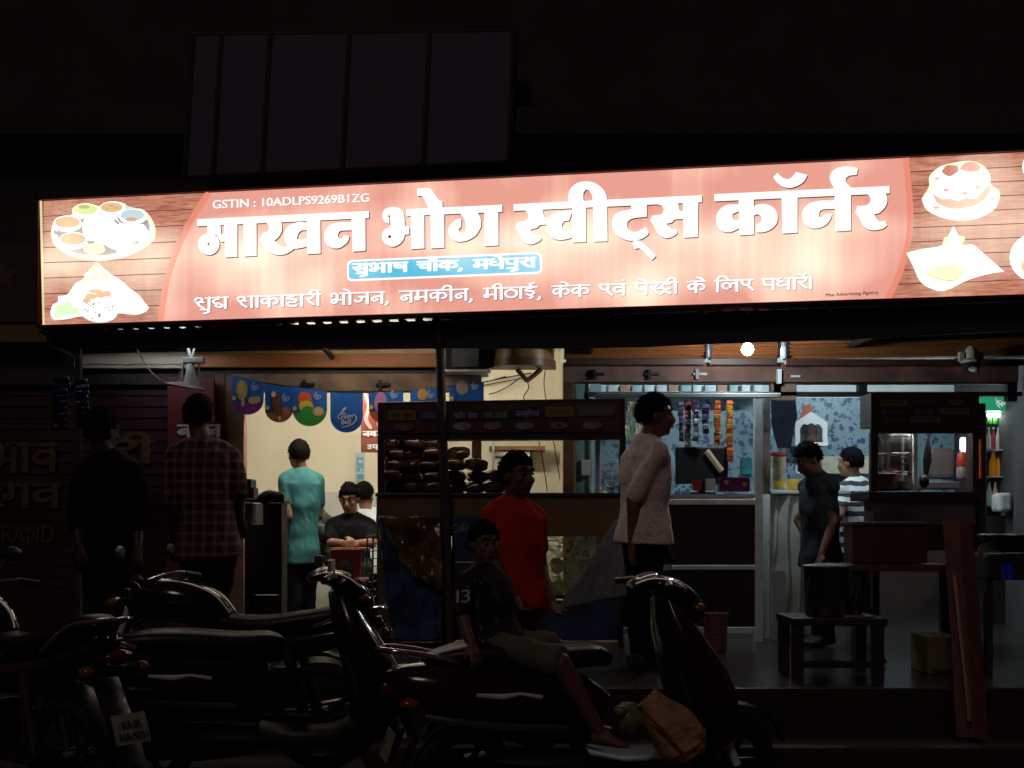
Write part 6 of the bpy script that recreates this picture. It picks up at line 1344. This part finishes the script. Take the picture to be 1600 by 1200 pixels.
    bm = NB(); sweep(bm, arc((.70,0,.235), .285, 18, 150), [(.05,.006)]+[(.068,.010)]*11+[(.05,.006)], lat=Y, n=12); obj('front_fender', bm, paint, t, smooth=True)
    bm = NB()
    for s in (1,-1): sweep(bm, [(.71,s*.075,.235), (.60,s*.075,.48)], .02, n=8)
    obj('fork', bm, M_alu, t, smooth=True)
    bm = NB(); sweep(bm, [(-.10,-.17,.24), (-.35,-.20,.25), (-.80,-.20,.32)], [.03,.055,.058], n=14); obj('exhaust', bm, mat('sooty exhaust', (.03,.03,.03), .35, .8), t, smooth=True)
    bm = NB(); sweep(bm, [(-.05,.0,.26), (-.30,.02,.26), (-.58,.06,.24)], [(.09,.07),(.12,.09),(.08,.08)], lat=Y, n=14); obj('engine_case', bm, M_grey, t, smooth=True)
    t.location = loc; t.rotation_euler = (0,0,rz); return t
make_scooter('dark scooter in front with a small boy sitting on its seat', M_maroon, loc=(.36,5.66,0), rz=R(14))
make_scooter('black scooter with spread mirrors, parked behind and left of the boy', M_paint, mirror=True, loc=(-1.27,6.30,0), rz=R(14))
def make_motorcycle(label, paint, kick=0., plate=('KA 05','HA-9251')):
    t = thing('motorcycle', label, 'motorcycle', (0,0,0), 'motorcycles at the left of the street'); Y = (0,1,0)
    wheel(t, -.63, .30, .055, 5); wheel(t, .66, .30, .05, 5)
    bm = NB(); sweep(bm, curve3([(-.10,0,.83), (.02,0,.90), (.20,0,.945), (.38,0,.93), (.50,0,.84)], 5), [(q, r_) for q, r_ in catmull([(.08,.05), (.13,.10), (.165,.12), (.15,.12), (.07,.07)], 5)], lat=Y, n=26, ex=2.4); obj('fuel_tank', bm, paint, t, smooth=True, angle=70)
    bm = NB(); lathe(bm, (.20,0,1.055), [(.045,0),(.045,.012),(.02,.018)], 18); obj('filler_cap', bm, M_chrome, t, smooth=True)
    bm = NB(); sweep(bm, curve3([(-.92,0,.87+kick), (-.82,0,.885+kick), (-.58,0,.845+kick*.4), (-.30,0,.81), (-.06,0,.83)], 5), [(q, r_) for q, r_ in catmull([(.06,.03), (.10,.045), (.125,.05), (.13,.05), (.09,.04)], 5)], lat=Y, n=24, ex=2.7); obj('seat', bm, M_seat, t, smooth=True, angle=70)
    bm = NB(); sweep(bm, curve3([(-.98,0,.84+kick), (-.80,0,.77+kick*.5), (-.45,0,.70), (-.12,0,.66)], 5), [(q, r_) for q, r_ in catmull([(.03,.03), (.10,.06), (.125,.085), (.11,.09)], 5)], lat=Y, n=22, ex=2.4); obj('side_panel', bm, paint, t, smooth=True, angle=70)
    bm = NB()
    for s in (1,-1): sweep(bm, curve3([(-.62,s*.13,.81), (-.82,s*.13,.88+kick), (-.97,s*.08,.91+kick), (-.99,0,.91+kick)], 5), .011, n=8)
    obj('grab_rail', bm, M_chrome, t, smooth=True)
    bm = NB(); box(bm, (.10,0,.42), (.34,.20,.24)); 
    for k in range(6): box(bm, (.20,0,.55+k*.028), (.20,.22,.012), ry=R(-12))
    lathe(bm, (.06,-.13,.38), [(.10,0),(.10,.26)], 24, axis=(0,1,0)); obj('engine', bm, mat('engine grey', (.025,.025,.025), .4, .7), t, bevel=.006)
    bm = NB(); sweep(bm, curve3([(.26,-.06,.48), (.36,-.10,.34), (.18,-.14,.24), (-.20,-.15,.25), (-.85,-.16,.36)], 5), [.02]*14+[.03]*3+[.048]*4, n=14); obj('exhaust', bm, M_chrome, t, smooth=True)
    bm = NB(); tube(bm, (.50,0,.86), (.15,0,.30), .03); tube(bm, (.15,0,.28), (-.40,0,.34), .028); tube(bm, (.45,0,.88), (-.50,0,.70), .025)
    for s in (1,-1): tube(bm, (-.20,s*.09,.30), (-.63,s*.09,.30), .022)
    obj('frame', bm, M_black, t, smooth=True)
    for s in (1,-1):
        bm = NB(); sweep(bm, [(.66,s*.085,.30), (.44,s*.085,.98)], [.027,.022], n=12); obj('fork', bm, M_alu, t, smooth=True)
        bm = NB(); sweep(bm, [(-.56,s*.12,.34), (-.46,s*.12,.70)], .03, n=14); obj('shock_absorber', bm, mat('dark spring', (.03,.012,.012), .4), t, smooth=True)
        bm = NB(); sweep(bm, curve3([(.44,0,1.02), (.42,s*.14,1.05), (.33,s*.28,1.08), (.25,s*.38,1.06)], 4), .014, n=10); h = obj('handlebar', bm, M_chrome, t, smooth=True)
        bm = NB(); tube(bm, (.30,s*.31,1.075), (.245,s*.395,1.058), .019); obj('grip', bm, M_black, h, smooth=True)
        bm = NB(); sweep(bm, [(.38,s*.22,1.08), (.40,s*.30,1.20)], .0055, n=6); ball(bm, (.40,s*.33,1.215), (.012,.065,.038), 14); obj('mirror', bm, M_black, t, smooth=True)
        bm = NB(); ball(bm, (.53,s*.16,.93), (.04,.03,.028), 12); obj('front_indicator', bm, M_amber, t, smooth=True)
        bm = NB(); ball(bm, (-.97,s*.14,.72+kick*.5), (.04,.03,.028), 12); obj('rear_indicator', bm, M_amber, t, smooth=True)
    bm = NB(); lathe(bm, (.52,0,.92), [(.05,-.08),(.09,-.02),(.095,.03),(.08,.05)], 26, axis=(1,0,-.1)); hd_ = obj('headlight', bm, paint, t, smooth=True)
    bm = NB(); ball(bm, (.565,0,.915), (.02,.082,.082), 18); obj('lens', bm, M_lens, hd_, smooth=True)
    bm = NB(); sweep(bm, arc((.66,0,.30), .335, 10, 150), [(.06,.008)]*13, lat=Y, n=10); obj('front_fender', bm, paint, t, smooth=True)
    bm = NB(); sweep(bm, arc((-.63,0,.30), .345, 168, 60), [(.075,.008)]*13, lat=Y, n=10); sweep(bm, [(-.90,0,.70), (-1.06,0,.44), (-1.10,0,.34)], [(.07,.012)]*3, lat=Y, n=8); obj('rear_fender', bm, M_black, t, smooth=True)
    bm = NB(); ball(bm, (-1.0,0,.77+kick*.6), (.03,.07,.035), 14); obj('tail_light', bm, M_tail, t, smooth=True)
    bm = NB(); n_ = Vector((-.93,0,.36)).normalized(); u = Vector((0,-1,0)); v = u.cross(-n_); v = v if v.z > 0 else -v; c = Vector((-1.085,0,.50))
    q = [c+u*x*.085+v*y*.066 for x, y in ((-1,-1),(1,-1),(1,1),(-1,1))]; a_ = [bm.verts.new(p) for p in q]; b_ = [bm.verts.new(p+n_*.005) for p in q]
    bm.faces.new(a_[::-1]); bm.faces.new(b_)
    for i in range(4): bm.faces.new((a_[i], a_[(i+1) % 4], b_[(i+1) % 4], b_[i]))
    pl_ = obj('number_plate', bm, M_plate, t)
    if not plate: return t
    bm = NB()
    for row, y, wd in ((plate[0], -.002, .095), (plate[1], -.052, .14)):
        vs, fs = latin_mesh(row); x1 = max(q_[0] for q_ in vs)
        for rep in (0, .003):
            out = [bm.verts.new(c+n_*(.008+rep)+u*((q_[0]/x1-.5)*wd+rep)+v*(y+q_[1]*.05)) for q_ in vs]
            for f in fs:
                try: bm.faces.new([out[i] for i in f])
                except ValueError: pass
    obj('plate_lettering', bm, M_black, pl_)
    return t
a = make_motorcycle('black motorcycle at the left edge with raised seat tail and a pale number plate', M_paint, kick=.05); a.location = (-2.50,5.86,0); a.rotation_euler = (0,0,R(143))
b = make_motorcycle('black motorcycle half hidden behind the left scooter, tank gleaming', M_paint, plate=()); b.location = (-1.68,6.85,0); b.rotation_euler = (0,0,R(172))
# bags on the footboard of the front scooter
bm = NB(); D = 5.45; a0, a1 = P(1020,1098,D), P(1078,1178,D)
sweep(bm, curve3([a0+Vector((-.03,0,.02)), a0+Vector((.01,0,-.02)), a0.lerp(a1, .4), a0.lerp(a1, .8), a1], 12), [(q, r_) for q, r_ in catmull([(.045,.05), (.075,.07), (.11,.105), (.12,.115), (.09,.08)], 12)], lat=(0,1,0), n=64, ex=2.8)
for v in bm.verts: v.co += Vector((noise.noise(v.co*13), noise.noise(v.co*13+Vector((5,0,0))), noise.noise(v.co*13+Vector((0,7,0)))))*.016+Vector((.6,-.8,0))*abs(noise.noise(Vector((v.co.x*26,v.co.y*14,v.co.z*38))))*.022
sk = obj('printed_sack', bm, mat('buff sack cloth', (.40,.24,.13), .75, var=.3, scale=9, bump=.5), smooth=True, label='buff sack with dark red print lying on the front scooter footboard', cat='sack')
bm = NB(); A = lambda x, y, d: P(x, y, D-.142)+Vector((0,-d,0))
stroke(bm, [(1012,1118,4),(1035,1142,5),(1072,1184,5)], A); stroke(bm, [(1032,1134,1.5),(1058,1156,1.5),(1078,1138,1.5)], A); obj('red_print', bm, mat('dark red print', (.22,.02,.02), .7), sk)
bm = NB(); vs = ball(bm, P(985,1122,5.5), (.06,.06,.075), 22)
for v in bm.verts: v.co += Vector((noise.noise(v.co*16), noise.noise(v.co*16+Vector((3,0,0))), noise.noise(v.co*16+Vector((0,9,0)))))*.02
vs = ball(bm, P(970,1110,5.45), (.035,.03,.025), 14)
obj('knotted_bag', bm, mat('pale green plastic bag', (.22,.24,.12), .4, var=.4, scale=12, bump=.5), smooth=True, label='small knotted greenish plastic bag beside the buff sack', cat='bag')
